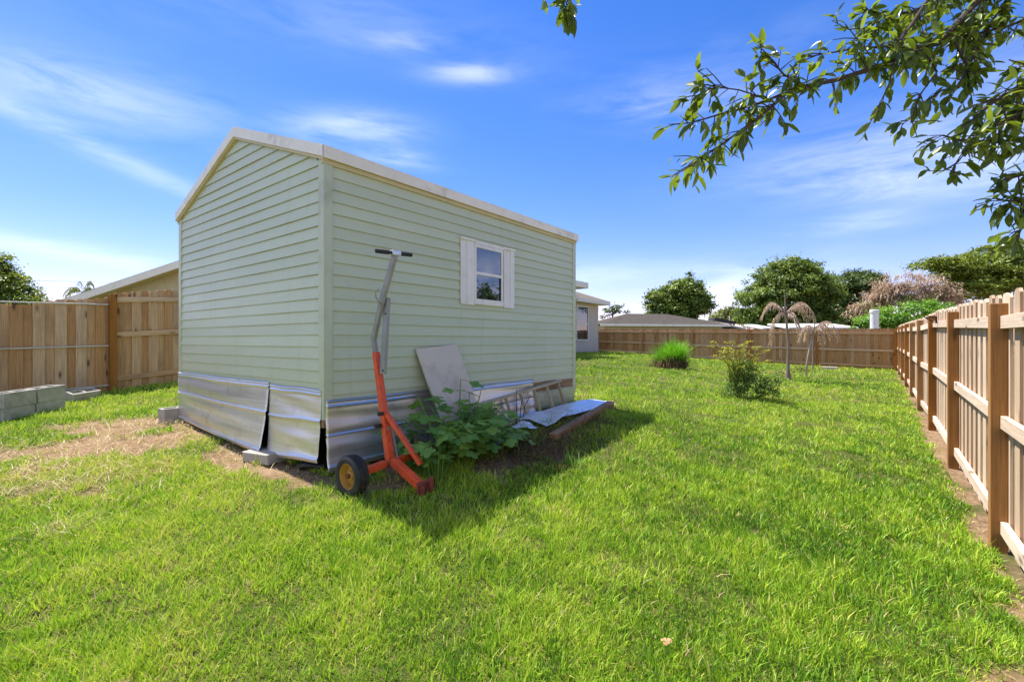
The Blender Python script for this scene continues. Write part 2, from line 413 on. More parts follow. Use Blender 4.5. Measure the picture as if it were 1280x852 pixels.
# ------------------------------------------------------------------ the lawn
LFA, LFB = Vector((-7.58, 6.99, 0)), Vector((-6.37, 9.06, 0)); LFD = (LFB - LFA).normalized()
BD = Vector((-0.788, 0.616, 0)).normalized()
def in_lawn(x, y):
    d = (x - FA.x) * FN.x + (y - FA.y) * FN.y
    ok = d > .02
    e = (x - FB.x) * D1.x + (y - FB.y) * D1.y
    ok &= e < -.06
    l = (x - LFA.x) * LFD.y - (y - LFA.y) * LFD.x
    ok &= l > .03
    t, q = wall_st(x, y)
    ok &= ~((t > .06) & (t < SHED_L - .05) & (q < -.05) & (q > -SHED_W + .05))
    hq = (x - 4.48) * N1.x + (y - 24.5) * N1.y
    ok &= hq > 0
    return ok
def blades(x, y, hgt, wid, tone, lean, name, mat, z=None, th=None):
    n = len(x)
    if z is None:
        z = np.empty(n)
        for k in range(0, n, 40000): z[k:k + 40000] = G(x[k:k + 40000], y[k:k + 40000])
    th = rng.random(n) * 2 * np.pi if th is None else th
    dx, dy = np.cos(th), np.sin(th)
    ph = rng.random(n) * 2 * np.pi
    sx, sy = np.cos(ph) * wid / 2, np.sin(ph) * wid / 2
    ln = hgt * lean
    P = np.stack([x, y, z - .012], -1)
    S = np.stack([sx, sy, np.zeros(n)], -1)
    D = np.stack([dx, dy, np.zeros(n)], -1)
    U = np.zeros((n, 3)); U[:, 2] = 1
    vert = np.sqrt(np.clip(1 - np.minimum(lean, .97) ** 2, .05, 1)) * hgt
    m = P + U * (vert * .62)[:, None] + D * (ln * .36)[:, None]
    tip = P + U * vert[:, None] + D * ln[:, None]
    V = np.stack([P - S, P + S, m - S * .8, m + S * .8, tip], 1).reshape(-1, 3)
    b = np.arange(n)[:, None] * 5
    L = (b + np.array([0, 1, 3, 2, 2, 3, 4])).ravel()
    st = (np.arange(n)[:, None] * 7 + np.array([0, 4])).ravel()
    return np_mesh(name, V, L, st, mat, {'tone': np.repeat(tone, 5)})
def m_grass():
    t = NT('lawn_grass'); tn = t.attr('tone').outputs['Fac']
    c = t.ramp(tn, [(0, (.075, .19, .014)), (.3, (.245, .435, .026)), (.55, (.42, .58, .042)), (.75, (.55, .57, .09)), (.9, (.52, .43, .19)), (1, (.50, .385, .24))])
    p = t.principled(c, .5, spec=.3)
    tr = t.n('ShaderNodeBsdfTranslucent'); t.l(t.hsv(c, v=1.25, h=.49), tr.inputs[0])
    mx = t.n('ShaderNodeMixShader'); mx.inputs[0].default_value = .27
    t.l(p.outputs[0], mx.inputs[1]); t.l(tr.outputs[0], mx.inputs[2]); return t.done(mx)
M['grass'] = m_grass()
bands = [(1.0, 2.2, 29000), (2.2, 3.2, 20000), (3.2, 4.5, 11500), (4.5, 6.5, 5200), (6.5, 9.5, 2500), (9.5, 14, 1150), (14, 29, 420)]
gxs, gys, gth, gto, gho = [], [], [], [], []
for y0, y1, den in bands:
    xa, xb = max(-9.0, -1.16 * y1 - .8), min(17., 1.16 * y1 + .8)
    area = (xb - xa) * (y1 - y0)
    nt_ = int(area * den * .68 / 13); cx = xa + rng.random(nt_) * (xb - xa); cy = y0 + rng.random(nt_) * (y1 - y0)
    m_ = rng.integers(5, 22, nt_); rep = np.repeat(np.arange(nt_), m_); sg = (.016 + .016 * rng.random(nt_))[rep] * (1 + y0 / 9)
    ox = rng.normal(size=len(rep)) * sg; oy = rng.normal(size=len(rep)) * sg
    nu = int(area * den * .32)
    x = np.r_[cx[rep] + ox, xa + rng.random(nu) * (xb - xa)]; y = np.r_[cy[rep] + oy, y0 + rng.random(nu) * (y1 - y0)]
    th = np.r_[np.arctan2(oy, ox) + rng.normal(0, .6, len(rep)), rng.random(nu) * 2 * np.pi]
    to = np.r_[rng.normal(0, .12, nt_)[rep], rng.normal(0, .08, nu)]; ho = np.r_[np.exp(rng.normal(0, .30, nt_))[rep], np.full(nu, .8)]
    k = (np.abs(x) < 1.14 * y + .8) & in_lawn(x, y)
    for L_, v_ in ((gxs, x), (gys, y), (gth, th), (gto, to), (gho, ho)): L_.append(v_[k])
X = np.concatenate(gxs); Y = np.concatenate(gys); TH = np.concatenate(gth); TO = np.concatenate(gto); HO = np.concatenate(gho)
B = bare(X, Y); st_ = blobs(STRAW, X, Y)
clump = fbm(X, Y, 9, 4, 3); keep = rng.random(len(X)) > np.clip(B * 1.02 - .07, 0, .96)
keep &= rng.random(len(X)) < np.clip(.66 + (clump - .35) * 2.0, .42, 1)
X, Y, B, st_, TH, TO, HO = X[keep], Y[keep], B[keep], st_[keep], TH[keep], TO[keep], HO[keep]
dist = np.hypot(X, Y)
big = fbm(X, Y, .45, 0, 4); mid = fbm(X, Y, 2.6, 2, 3); fine = fbm(X, Y, 14, 6, 2)
yel = np.clip((-X + 1.0) / 7, 0, 1) * .10
tone = .30 + (big - .5) * .55 + (mid - .5) * .55 + (fine - .5) * .35 + rng.normal(0, .17, len(X)) + yel + TO
tone += st_ * .28 + B * .22
tone = np.where(rng.random(len(X)) < .075 + .12 * st_ + .3 * B, .78 + rng.random(len(X)) * .22, tone)
tq, qq = wall_st(X, Y)
tone = np.clip(tone, 0, 1)
hgt = (.042 + .028 * rng.random(len(X))) * (1 + (mid - .5) * .9) * np.where(B > .4, .62, 1)
hgt = np.clip(hgt * HO, .02, .13) * np.clip(.9 + dist * .02, .9, 1.25)
wid = (.0030 + .0030 * rng.random(len(X))) * np.clip(.75 + dist / 5.5, 1, 4.6)
lean = np.clip(rng.beta(2.0, 2.3, len(X)) * .95 + .08, 0, .96)
lean = np.where(tone > .75, np.clip(lean + .25, 0, .96), lean)
lawn = blades(X, Y, hgt, wid, tone, lean, 'lawn_grass', M['grass'], None, TH)
tag(lawn, 'thick bright green lawn grass with yellow and straw patches', 'grass', kind='stuff')

# loose dry straw lying on the bare patches left of the shed
sx, sy = [], []
for bx, by, rx, ry, w, a in SOIL[:4] + SOIL[10:11] + STRAW[:1]:
    n = int(420 * rx * 2)
    u = rng.normal(0, .62, n) * rx; v = rng.normal(0, .7, n) * ry
    sx.append(bx + u * math.cos(a) - v * math.sin(a)); sy.append(by + u * math.sin(a) + v * math.cos(a))
x = np.concatenate(sx); y = np.concatenate(sy); k = in_lawn(x, y); x, y = x[k], y[k]
straw = blades(x, y, .06 + .16 * rng.random(len(x)) ** 2, np.full(len(x), .0045), .86 + .14 * rng.random(len(x)), np.clip(.93 + .06 * rng.random(len(x)), 0, .985), 'dry_straw', M['grass'], G(x, y) + .025)
tag(straw, 'loose dry straw scattered over the bare sandy ground left of the shed', 'straw', kind='stuff')

# ------------------------------------------------------------------ shed
def W(t, n, z): return C0 + D1 * t + N1 * n + UP * z        # t along the long wall, n outward, z absolute
shed = thing('garden_shed', W(SHED_L / 2, -SHED_W / 2, .5), 'pale green sided garden shed with gable roof and dented metal skirting', 'shed')
EAVE, RIDGE, EXPO = 3.0, 3.60, .1016
Z0 = 2.855 - EXPO * 19
def gable_top(n):                                              # wall height under the rake at -n
    k = abs(-n - SHED_W / 2) / (SHED_W / 2); return EAVE - .02 + (RIDGE - EAVE) * (1 - k)
core = MB()
pent = [W(.02, -.02, .80), W(.02, -SHED_W + .02, .80), W(.02, -SHED_W + .02, EAVE + .025), W(.02, -SHED_W / 2, RIDGE + .02), W(.02, -.02, EAVE + .025)]
core.prism(pent, D1 * (SHED_L - .04)); core.build('wall_core', M['trim'], shed)
def siding_course(mb, P, sa, sb, za, zb, ta, tb, out, tone):
    """P(s, n, z) places a point; one lapped board, trapezoid allowed"""
    nseg = 6; vs = []; lo = []; fs = []
    for i in range(nseg + 1):
        k = i / nseg; wob = .0022 * math.sin(zb * 31 + k * 9 + tone * 20)
        a = sa + (sb - sa) * k; b = ta + (tb - ta) * k
        vs += [P(a, .016 + wob, za), P(b, .004, zb)]; lo += [P(a, .016 + wob, za), P(a, .000, za + .002)]
    mb.add(vs, [(2 * i, 2 * i + 2, 2 * i + 3, 2 * i + 1) for i in range(nseg)], tone)
    mb.add(lo, [(2 * i, 2 * i + 1, 2 * i + 3, 2 * i + 2) for i in range(nseg)], tone)
sid = MB()
for i in range(0, 21):
    za = Z0 + i * EXPO; zb = min(za + EXPO, 2.965)
    if za < 2.96: siding_course(sid, lambda s, n, z: W(s, n, z), .05, SHED_L - .04, za, zb, .05, SHED_L - .04, 1, random.random())
sid.build('siding', M['siding'], shed)
sid = MB()
def glim(z):
    k = max(0, (z - (EAVE + .018)) / (RIDGE - EAVE)) * SHED_W / 2
    return .04 + max(0, k), SHED_W - .04 - max(0, k)
for i in range(0, 28):
    za = Z0 + i * EXPO; zb = za + EXPO
    a, b = glim(za); c, d = glim(zb)
    if a >= b - .02: break
    if c > d: c = d = (c + d) / 2
    siding_course(sid, lambda s, n, z: W(-n, -s, z), b, a, za, zb, d, c, 1, random.random())
sid.build('siding', M['siding'], shed)
# hidden sides carry plain siding too
sid = MB()
for i in range(0, 21):
    za = Z0 + i * EXPO; zb = min(za + EXPO, 2.965)
    siding_course(sid, lambda s, n, z: W(s, -SHED_W - n, z), SHED_L - .04, .05, za, zb, SHED_L - .04, .05, 1, .5)
    siding_course(sid, lambda s, n, z: W(SHED_L + n, -s, z), .04, SHED_W - .04, za, zb, .04, SHED_W - .04, 1, .5)
sid.build('siding', M['siding'], shed)
# corner trims (L profile)
for (t, n, st, sn, zb) in ((0, 0, 1, -1, .822), (SHED_L, 0, -1, -1, .80), (0, -SHED_W, 1, 1, 1.06), (SHED_L, -SHED_W, -1, 1, .9)):
    tr = MB(); o = .021
    prof = [(-o * st, -o * sn), (.062 * st, -o * sn), (.062 * st, .0), (.0, .0), (0, .062 * sn), (-o * st, .062 * sn)]
    pts = [W(t + a, n + b, zb) for a, b in prof]
    if st * sn < 0: pts = pts[::-1]
    tr.prism(pts, UP * (EAVE + .017 - zb), .6); tr.build('corner_trim', M['trim'], shed, bevel=.003)
bt = MB(); bt.box(W(.02, -.025, .79), D1, N1, UP, .085, .085, .06); bt.build('corner_timber', M['beam'], shed)
# roof: two slabs, fascias, rakes, soffits
OV = .05
for sgn in (1, -1):
    ro = MB(); n0 = OV if sgn > 0 else -SHED_W - OV
    ze = EAVE + .075; zr = ze + (RIDGE - EAVE) / (SHED_W / 2) * (SHED_W / 2 + OV)
    e0, e1 = W(-OV + .012, n0 - sgn * .012, ze), W(SHED_L + OV - .012, n0 - sgn * .012, ze)
    r0, r1 = W(-OV + .012, -SHED_W / 2, zr), W(SHED_L + OV - .012, -SHED_W / 2, zr)
    d = UP * -.03
    if sgn > 0: ro.hexa([e0 + d, e1 + d, r1 + d, r0 + d, e0, e1, r1, r0], .5)
    else: ro.hexa([e1 + d, e0 + d, r0 + d, r1 + d, e1, e0, r0, r1], .5)
    ro.build('roof_panel', M['roofmetal'], shed)
    fa = MB(); nn = OV if sgn > 0 else -SHED_W - OV
    for k in range(3):                                        # three lengths of folded metal with a visible joint
        a = -OV + (SHED_L + 2 * OV) * k / 3; b = -OV + (SHED_L + 2 * OV) * (k + 1) / 3 - (.002 if k < 2 else 0)
        fa.box(W((a + b) / 2, nn - sgn * .006, EAVE + .037), D1, N1, UP, b - a, .012 + .001 * (k % 2), .098, .4 + .2 * k)
        fa.box(W((a + b) / 2, nn - sgn * .02, EAVE + .0885), D1, N1, UP, b - a, .042, .008, .5)
    fa.build('fascia', M['fascia'], shed, bevel=.002)
    so = MB(); so.box(W(SHED_L / 2, nn - sgn * .042, EAVE - .022), D1, N1, UP, SHED_L + .06, .035, .055, .5); so.build('eave_soffit', M['soffit'], shed)
sl = (RIDGE - EAVE) / (SHED_W / 2); sd = Vector((0, 1, sl)).normalized()
for tt, o in ((-OV, -1), (SHED_L + OV, 1)):
    for sgn in (1, -1):
        ra = MB(); n0 = OV if sgn > 0 else -SHED_W - OV
        zt0 = EAVE + .09; zr = zt0 + sl * (SHED_W / 2 + OV)
        a = [W(tt, n0, zt0 - .098), W(tt, -SHED_W / 2, zr - .105), W(tt, -SHED_W / 2, zr), W(tt, n0, zt0)]
        if sgn * o < 0: a = a[::-1]
        ra.prism(a, D1 * (-o * .012), .6); ra.build('rake_fascia', M['fascia'], shed)
        so = MB()
        a = [W(tt - o * .013, n0 - sgn * .02, zt0 - .118), W(tt - o * .013, -SHED_W / 2, zr - .126), W(tt - o * .013, -SHED_W / 2, zr - .06), W(tt - o * .013, n0 - sgn * .02, zt0 - .05)]
        if sgn * o < 0: a = a[::-1]
        so.prism(a, D1 * (-o * .055), .5); so.build('rake_soffit', M['soffit'], shed)
# window in the long wall, vinyl panels each side
win = MB(); t0, t1 = 1.815, 2.325; zb, zt = 1.93, 2.585
def wbox(mb, ta, tb, na, nb, za, zb_, tone=.5): mb.box(W((ta + tb) / 2, (na + nb) / 2, (za + zb_) / 2), D1, N1, UP, tb - ta, nb - na, zb_ - za, tone)
wbox(win, t0, t1, .0, .040, zt - .042, zt); wbox(win, t0, t1, .0, .046, zb - .035, zb + .03)
wbox(win, t0, t0 + .028, .0, .038, zb + .03, zt - .042); wbox(win, t1 - .034, t1, .0, .038, zb + .03, zt - .042)
wbox(win, t0 + .028, t1 - .034, .0, .034, 2.237, 2.272)
wf = win.build('window', M['white'], shed, bevel=.003)
p = MB(); wbox(p, t0 + .027, t1 - .033, .021, .029, 2.271, zt - .041); p.build('pane', M['glass'], wf)
p = MB(); wbox(p, t0 + .027, t1 - .033, .019, .023, zb + .029, 2.238); p.build('pane', M['glass'], wf)
p = MB(); wbox(p, t1 - .054, t1 - .034, .0232, .03, zb + .03, 2.237); p.build('screen_frame', M['dark'], wf)
for (ta, tb, split) in ((1.597, 1.813, 1.69), (2.352, 2.552, 2.47)):
    sh = MB()
    wbox(sh, ta, split - .002, .016, .030, 1.885, 2.60, .4); wbox(sh, split + .002, tb, .016, .034, 1.885, 2.60, .6)
    wbox(sh, split - .004, split + .004, .016, .026, 1.888, 2.597, .2)
    wbox(sh, ta - .008, tb + .012, .016, .046, 2.6005, 2.625, .9)
    sh.build('shutter', M['white'], shed, bevel=.002)
wb_ = MB(); wbox(wb_, 1.815, 2.35, .016, .040, 2.587, 2.618, .8); wb_.build('window_head', M['white'], shed, bevel=.002)
# skirting: dented sheet metal with rolled ribs
def skirt(P, s0, s1, ztop, zbots, name, ribs, seed, bulge=.03, flare=.03, ripple=.003, mat='skirt', rows=44, colsn=60, fu=False):
    mb = MB(); vs = []; gc = []; rnd = random.Random(seed); ph = [rnd.uniform(0, 9) for _ in range(6)]
    for j in range(rows + 1):
        v = j / rows
        for i in range(colsn + 1):
            u = i / colsn; s = s0 + (s1 - s0) * u
            zb = zbots[0] + (zbots[1] - zbots[0]) * u + .006 * math.sin(u * 7 + ph[2])
            z = zb + (ztop + .0025 * math.sin(u * 9 + ph[0]) - zb) * v
            n = .024 + (flare * u * u if fu else flare) * (1 - v) ** 1.5 + bulge * math.sin(math.pi * min(1, u * 1.02)) * (1 - v) * .6
            n += ripple * (1 - abs(2 * v - 1)) * math.sin(u * 5 + ph[1] + v * 2.2) + .004 * math.sin(v * 23 + u * 3 + ph[3]) * (.4 + .6 * math.sin(u * 4 + ph[4]))
            n += .003 * mnoise.noise(Vector((s * 1.6, z * 3.5, seed)))
            for zr, hh, am in ribs:
                q = (v - zr) / hh
                if abs(q) < 1: n += am * math.cos(q * math.pi / 2) ** 2
            vs.append(P(s, n, z)); gc.append((s, z, seed))
    c = colsn + 1
    mb.add(vs, [(j * c + i, j * c + i + 1, (j + 1) * c + i + 1, (j + 1) * c + i) for j in range(rows) for i in range(colsn)], .6, gc)
    ob = mb.build(name, M[mat], shed, smooth=True)
    m = ob.modifiers.new('thick', 'SOLIDIFY'); m.thickness = .0015
    return ob
PG = lambda s, n, z: W(-n, -s, z)
PL = lambda s, n, z: W(s, n, z)
RB = [(.985, .022, .012), (.93, .022, .010), (.56, .022, .014), (.05, .03, .012)]
# gable: near panel then far panel, buckled where they meet
skirt(PG, .90, .012, 1.075, (.415, .475), 'skirt_panel', RB, 3, .03, .035)
skirt(PG, SHED_W + .02, .925, 1.09, (.505, .42), 'skirt_panel', RB, 5, .035, .095, fu=True)
RL = [(.985, .02, .012), (.915, .02, .012), (.50, .022, .014), (.06, .03, .01)]
skirt(PL, -.005, 1.62, .985, (.385, .45), 'skirt_panel', RL, 8, .008, .03, .003)
skirt(PL, 1.58, 2.98, .975, (.44, .51), 'skirt_panel', RL, 11, .012, .05, .010)
skirt(PL, 2.93, SHED_L + .01, .80, (.52, .55), 'skirt_panel', [(.97, .05, .008)], 14, .0, -.05, .004, 'trim', 24, 30)
sb = MB(); wbox(sb, 2.6, SHED_L - .05, -.01, .014, .76, .93); sb.build('sill_board', M['beam'], shed)
sk = MB()
for n in (-.2, -1.6, -3.1): sk.box(W(SHED_L / 2, n, .71), D1, N1, UP, SHED_L - .3, .14, .16)
sk.build('skid', M['darkwood'], shed)
bw = MB()
bw.box(W(SHED_L + .005, -SHED_W / 2, .62), D1, N1, UP, .012, SHED_W, .42, .5); bw.box(W(SHED_L / 2, -SHED_W - .005, .65), D1, N1, UP, SHED_L, .012, .42, .5)
bw.build('skirt_panel', M['trim'], shed)

# concrete cap block and hollow blocks ---------------------------------------------------------
def block_mesh(L, Wd, H, hollow):
    mb = MB()
    if not hollow:
        mb.box((0, 0, H / 2), (1, 0, 0), (0, 1, 0), UP, L, Wd, H, .5)
    else:
        w = .034
        mb.box((0, Wd / 2 - w / 2, H / 2), (1, 0, 0), (0, 1, 0), UP, L, w, H, .5); mb.box((0, -Wd / 2 + w / 2, H / 2), (1, 0, 0), (0, 1, 0), UP, L, w, H, .5)
        for xx in (-L / 2 + w / 2, 0, L / 2 - w / 2):
            mb.box((xx, 0, H / 2 - .002), (1, 0, 0), (0, 1, 0), UP, w, Wd - 2 * w, H - .006, .5)
    return mb
cap = block_mesh(.40, .19, .095, False).build('concrete_block', M['concrete'], origin=(0, 0, 0), bevel=.008)
tag(cap, 'flat solid concrete block lying on bare soil under the bulging skirting', 'block', 'loose concrete blocks')
p = at(331, 573); cap.location = (p.x, p.y, p.z - .02); cap.rotation_euler = (R(-3), R(2), math.atan2(-N1.y, -N1.x) + R(7))
hb = block_mesh(.39, .19, .19, True).build('concrete_block', M['concrete'], origin=(0, 0, 0), bevel=.006)
def put(o, p, rz, rx=0, ry=0):
    o.location = p; o.rotation_euler = (rx, ry, rz); return o
def dup(o):
    c = o.copy(); col.objects.link(c)
    for ch in o.children: d = ch.copy(); col.objects.link(d); d.parent = c
    return c
p = at(221, 524); put(hb, (p.x, p.y + .04, p.z - .035), math.atan2(D1.y, D1.x) + R(4)); tag(hb, 'hollow concrete block standing at the far left corner of the shed', 'block', 'loose concrete blocks')
lf = math.atan2(LFD.y, LFD.x)
SUNK = .05
blk = [((24, 518), 0, 'hollow grey block at the left picture edge, lower course of the stack'),
       ((61, 512), 0, 'hollow grey block carrying the right end of the stack by the wooden fence'),
       ((20, 518), 1, 'hollow grey block at the left picture edge, resting on the lower course'),
       ((60, 512), 1, 'tilted hollow grey block on top at the right end of the stack'),
       ((104, 499), 2, 'single grey block sunk askew in the grass at the foot of the left fence')]
for i, (pp, lvl, lab) in enumerate(blk):
    o = dup(hb)
    if lvl < 2:
        k = -1 if i in (0, 2) else 0
        q = Vector((-6.29 + .012 * k, 6.36 + k * .40 + (.01 if lvl else 0), 0))
        put(o, (q.x, q.y, .485 + .02 * k + (.192 if lvl else 0)), R(90) + (R(1.5) if i == 3 else R(-1) if i == 2 else 0), 0, R(-2.6) if k == 0 else R(-2.2))
    else:
        put(o, (-6.66, 7.3, .535), R(76), R(16), R(-4))
    tag(o, lab, 'block', 'concrete blocks by the left fence')
bk = block_mesh(.40, .2, .10, False).build('concrete_block', M['stucco'], origin=(0, 0, 0), bevel=.006)
p = at(1037, 462); put(bk, (p.x, p.y, p.z - .0), math.atan2(BD.y, BD.x)); bk.scale = (1.3, 1, 1.2)
tag(bk, 'pale concrete block lying at the foot of the back fence near its corner', 'block', 'loose concrete blocks')

# ------------------------------------------------------------------ fences
def picket(mb, c, along, nrm, w, th, zb, zt, tone, ear=.028):
    """dog-eared board centred at c (xy)"""
    a = along * (w / 2); pts = [c - a + UP * zb, c + a + UP * zb, c + a + UP * (zt - ear), c + a * .55 + UP * zt, c - a * .55 + UP * zt, c - a + UP * (zt - ear)]
    o = [random.uniform(0, 50) for _ in range(3)]; n = 6
    vs = [p + nrm * th / 2 for p in pts] + [p - nrm * th / 2 for p in pts]
    gc = [((p.z) + o[0], (p - c).dot(along) + o[1], (p - c).dot(nrm) + o[2]) for p in vs]
    mb.add(vs, [tuple(range(n)), tuple(range(2 * n - 1, n - 1, -1))] + [(i, n + i, n + (i + 1) % n, (i + 1) % n) for i in range(n)], tone, gc)
def fence(name, label, A, B, nrm, ns, top, bot, mats, span=None, period=.262, rails=(.17, .92, 1.62), posts=True, rail_r=None, wpk=.14, s_from=0, gap=True, post_top=-.06, skip_post=()):
    """A..B line of the posts, nrm towards the yard. top(s), bot(s): heights. rails above bot"""
    A, B = Vector(A), Vector(B); L = (B - A).length; d = (B - A).normalized()
    root = thing(name, (*((A + B) / 2).xy, bot(L / 2)), label, 'fence')
    step = L / ns
    for k in range(ns + 1):
        if k in skip_post: continue
        s = k * step; c = A + d * s
        m = MB(); zt = top(s) + post_top + random.uniform(-.02, .02); zb = bot(s) - .25
        ang = random.uniform(-.02, .02); dd = Matrix.Rotation(ang, 3, 'Z') @ d; nn = Matrix.Rotation(ang, 3, 'Z') @ nrm
        m.box(c + UP * (zt + zb) / 2, dd, nn, UP, .09, .09, zt - zb); m.build('post', M[mats[1]], root, bevel=.004)
    for k in range(ns):
        sa, sb_ = k * step + .046, (k + 1) * step - .046
        for j, h in enumerate(rails):
            m = MB(); h = h + random.uniform(-.012, .012)
            a = A + d * sa + nrm * -.024 + UP * (bot(sa) + h * (top(sa) - bot(sa)) / 1.83); b = A + d * sb_ + nrm * -.024 + UP * (bot(sb_) + h * (top(sb_) - bot(sb_)) / 1.83)
            m.beam(a, b, .038, .09); m.build('rail', M[mats[2]], root, bevel=.003)
        m = MB(); q = k * step + .02; i = 0
        while q < (k + 1) * step + (.0 if k < ns - 1 else .05):
            w = wpk * random.uniform(.96, 1.03); zt = top(q) + random.uniform(-.012, .012); zb = bot(q) + .03 + random.uniform(-.015, .015)
            c = A + d * (q + w / 2); j = random.uniform(-.003, .003); layer = i % 2
            picket(m, c - nrm * (.0535 + .0195 * layer + abs(j)), (d + nrm * j).normalized(), nrm, w, .0175, zb, zt, random.random())
            q += period / 2; i += 1
        m.build('picket_panel', M[mats[0]], root)
    return root
fa = FA - FD * 2.44 * 2; Lr = (FB - fa).length
def r_bot(s): q = fa + FD * s; return g(q.x, q.y)
def r_top(s): return r_bot(s) + 1.82 - .02 * min(1, s / 15)
fr = fence('wooden_fence', 'long sunlit wooden board fence on stout brown posts running along the right', fa, FB, FN, 10, r_top, r_bot, ('picket', 'post', 'rail'))
LB = 13.4; bb = FB + BD * LB
_bt = [(0, 2.00), (LB, 2.16)]
def b_bot(s): q = FB + BD * s; return g(q.x, q.y) - .02
def b_top(s): return 1.99 + .17 * s / LB
fence('wooden_fence', 'shaded brown wooden fence closing off the back of the yard', FB + BD * .06, bb, -D1, 5, b_top, b_bot, ('backboard', 'post', 'backrail'), post_top=-.10, rails=(.17, .85, 1.62))
# last panel from the back fence to the house corner
hc = Vector((4.48, 24.5, 0)); s0 = bb - D1 * .06 ; s1 = bb - D1 * 2.2
fence('wooden_fence', 'short wooden fence panel joining the back fence to the house corner', s0, s1, N1, 1, lambda s: 2.16 + .3 * s / 2.2, lambda s: .84, ('backboard', 'post', 'backrail'), post_top=.03, skip_post=(0,))
# left fence, two different runs
lroot_A = LFA - LFD * 2.2
def l_bot(s):
    q = lroot_A + LFD * s; return g(q.x, q.y) - .02
PX150 = 3.55
def l_top(s):
    return 2.03 + (s - 2.2) * .155 if s < PX150 else 2.30 + (s - PX150) * .16
lf_root = thing('wooden_fence', (-6.8, 8.0, .6), 'weathered wooden fence behind stacked concrete blocks on the left', 'fence')
LN = Vector((LFD.y, -LFD.x, 0))                        # towards the yard
LL = 11.
m1, m2 = MB(), MB(); s = 0; i = 0
while s < LL:
    w = .145 * random.uniform(.95, 1.04) if i % 2 == 0 else .14
    c = lroot_A + LFD * (s + w / 2); z1 = l_top(s + w / 2) + random.uniform(-.012, .012)
    if s < 2.45: z1 = min(z1, 2.035)
    picket(m1 if s < PX150 else m2, c - LN * (.05 + .0195 * (i % 2)), LFD, LN, w, .0175, l_bot(s) - .02, z1, random.random(), .022)
    s += .128; i += 1
m1.build('picket_panel', M['oldpicket'], lf_root); m2.build('picket_panel', M['oldpicket'], lf_root)
for ps in (PX150, PX150 + 2.44, PX150 + 4.88):
    m = MB(); c = lroot_A + LFD * ps; zt = l_top(ps + .1) - .03
    m.box(c + UP * (zt + l_bot(ps) - .2) / 2, LFD, LN, UP, .095, .095, zt - l_bot(ps) + .2); m.build('post', M['post'], lf_root, bevel=.004)
for k in range(2):
    a_, b_ = PX150 + .05 + 2.44 * k, PX150 + 2.39 + 2.44 * k
    for o in (.19, .95, 1.56):
        m = MB(); m.beam(lroot_A + LFD * a_ - LN * .022 + UP * (l_bot(a_) + o + .03), lroot_A + LFD * b_ - LN * .022 + UP * (l_bot(b_) + o + .09), .038, .09)
        m.build('rail', M['oldpicket'], lf_root, bevel=.003)
for za, zb in ((2.045, 2.105), (1.36, 1.40), (.66, .72)):
    m = MB(); a = lroot_A + LFD * .2 + UP * (za - .05) - LN * .012; b = lroot_A + LFD * (PX150 - .05) + UP * zb - LN * .012
    m.beam(a, b, .024, .022, tone=.9); o = m.build('rail', M['galv'], lf_root, smooth=False, bevel=.004); o['label'] = 'thin pale metal rail'
# black bracket hung on the top rail of the right fence
s_b = 2.44 * 3.72; c = fa + FD * s_b + UP * (r_bot(s_b) + 1.62)
m = MB(); m.box(c + FN * .012 + UP * .035, FD, FN, UP, .05, .02, .085); m.beam(c + FN * .0 + UP * .075, c + FN * .13 + UP * .075, .05, .016)
m.beam(c + FN * .03 + UP * .0, c + FN * .12 + UP * .068, .02, .012); br = m.build('hook_bracket', M['dark'], origin=c)
tag(br, 'small black bracket fixed to the top rail of the sunlit fence', 'bracket')

# ------------------------------------------------------------------ boat dolly / trailer mover
wc = at(440, 619); g0 = wc.z
A0 = Vector((wc.x, wc.y, 0)) + UP * (g0 + .152)                   # near wheel centre
TR = .70
A1 = A0 + D1 * TR; zax = A0.z + .01; A1.z = A0.z + .05
dolly = thing('trailer_dolly', (A0 + D1 * .35).xy.to_3d() + UP * g0, 'orange red two wheeled trailer dolly with grey T handle parked against the shed', 'trailer dolly')
def wheel(c, rad=.153, wd=.108):
    m = MB(); h = wd / 2
    prof = [(rad * .60, -h * .55), (rad * .66, -h * .9), (rad * .80, -h * 1.05), (rad * .92, -h * .95), (rad * .975, -h * .72)]
    for k in range(5):
        x = -h * .6 + h * 1.2 * k / 4
        prof += [(rad, x - .006), (rad, x + .004), (rad * .955, x + .0055), (rad * .955, x + .0095)] if k < 4 else [(rad, x)]
    prof += [(rad * .975, h * .72), (rad * .92, h * .95), (rad * .80, h * 1.05), (rad * .66, h * .9), (rad * .60, h * .55)]
    m.lathe(c, D1, prof, 40, .5)
    w = m.build('wheel', M['rubber'], dolly, smooth=True)
    r = MB()
    r.lathe(c, D1, [(rad * .64, -h * .80), (rad * .61, -h * .86), (rad * .57, -h * .55), (rad * .52, h * .15), (rad * .28, h * .2), (rad * .22, -h * .35), (rad * .12, -h * .45), (.001, -h * .45)], 32, .5)
    r.lathe(c, D1, [(rad * .64, h * .80), (rad * .60, h * .86), (rad * .50, h * .1), (rad * .26, h * .02), (rad * .24, h * .55), (.001, h * .62)], 32, .5)
    r.build('rim', M['yellowrim'], w, smooth=True)
    b = MB(); b.lathe(c, D1, [(.001, -h * .92), (.018, -h * .9), (.018, -h * .55)], 12, .5)
    b.build('hub', M['rust'], w)
    for k in range(4):
        b = MB(); a = k * math.pi / 2 + .4; x = D1.orthogonal().normalized(); y = D1.cross(x)
        b.lathe(c + (x * math.cos(a) + y * math.sin(a)) * rad * .38, D1, [(.001, h * .02), (.009, h * .03), (.009, h * .22)], 6, .5); b.build('wheel_nut', M['rust'], w)
wheel(A0); wheel(A1)
mid_ = A0 + (A1 - A0) * .50
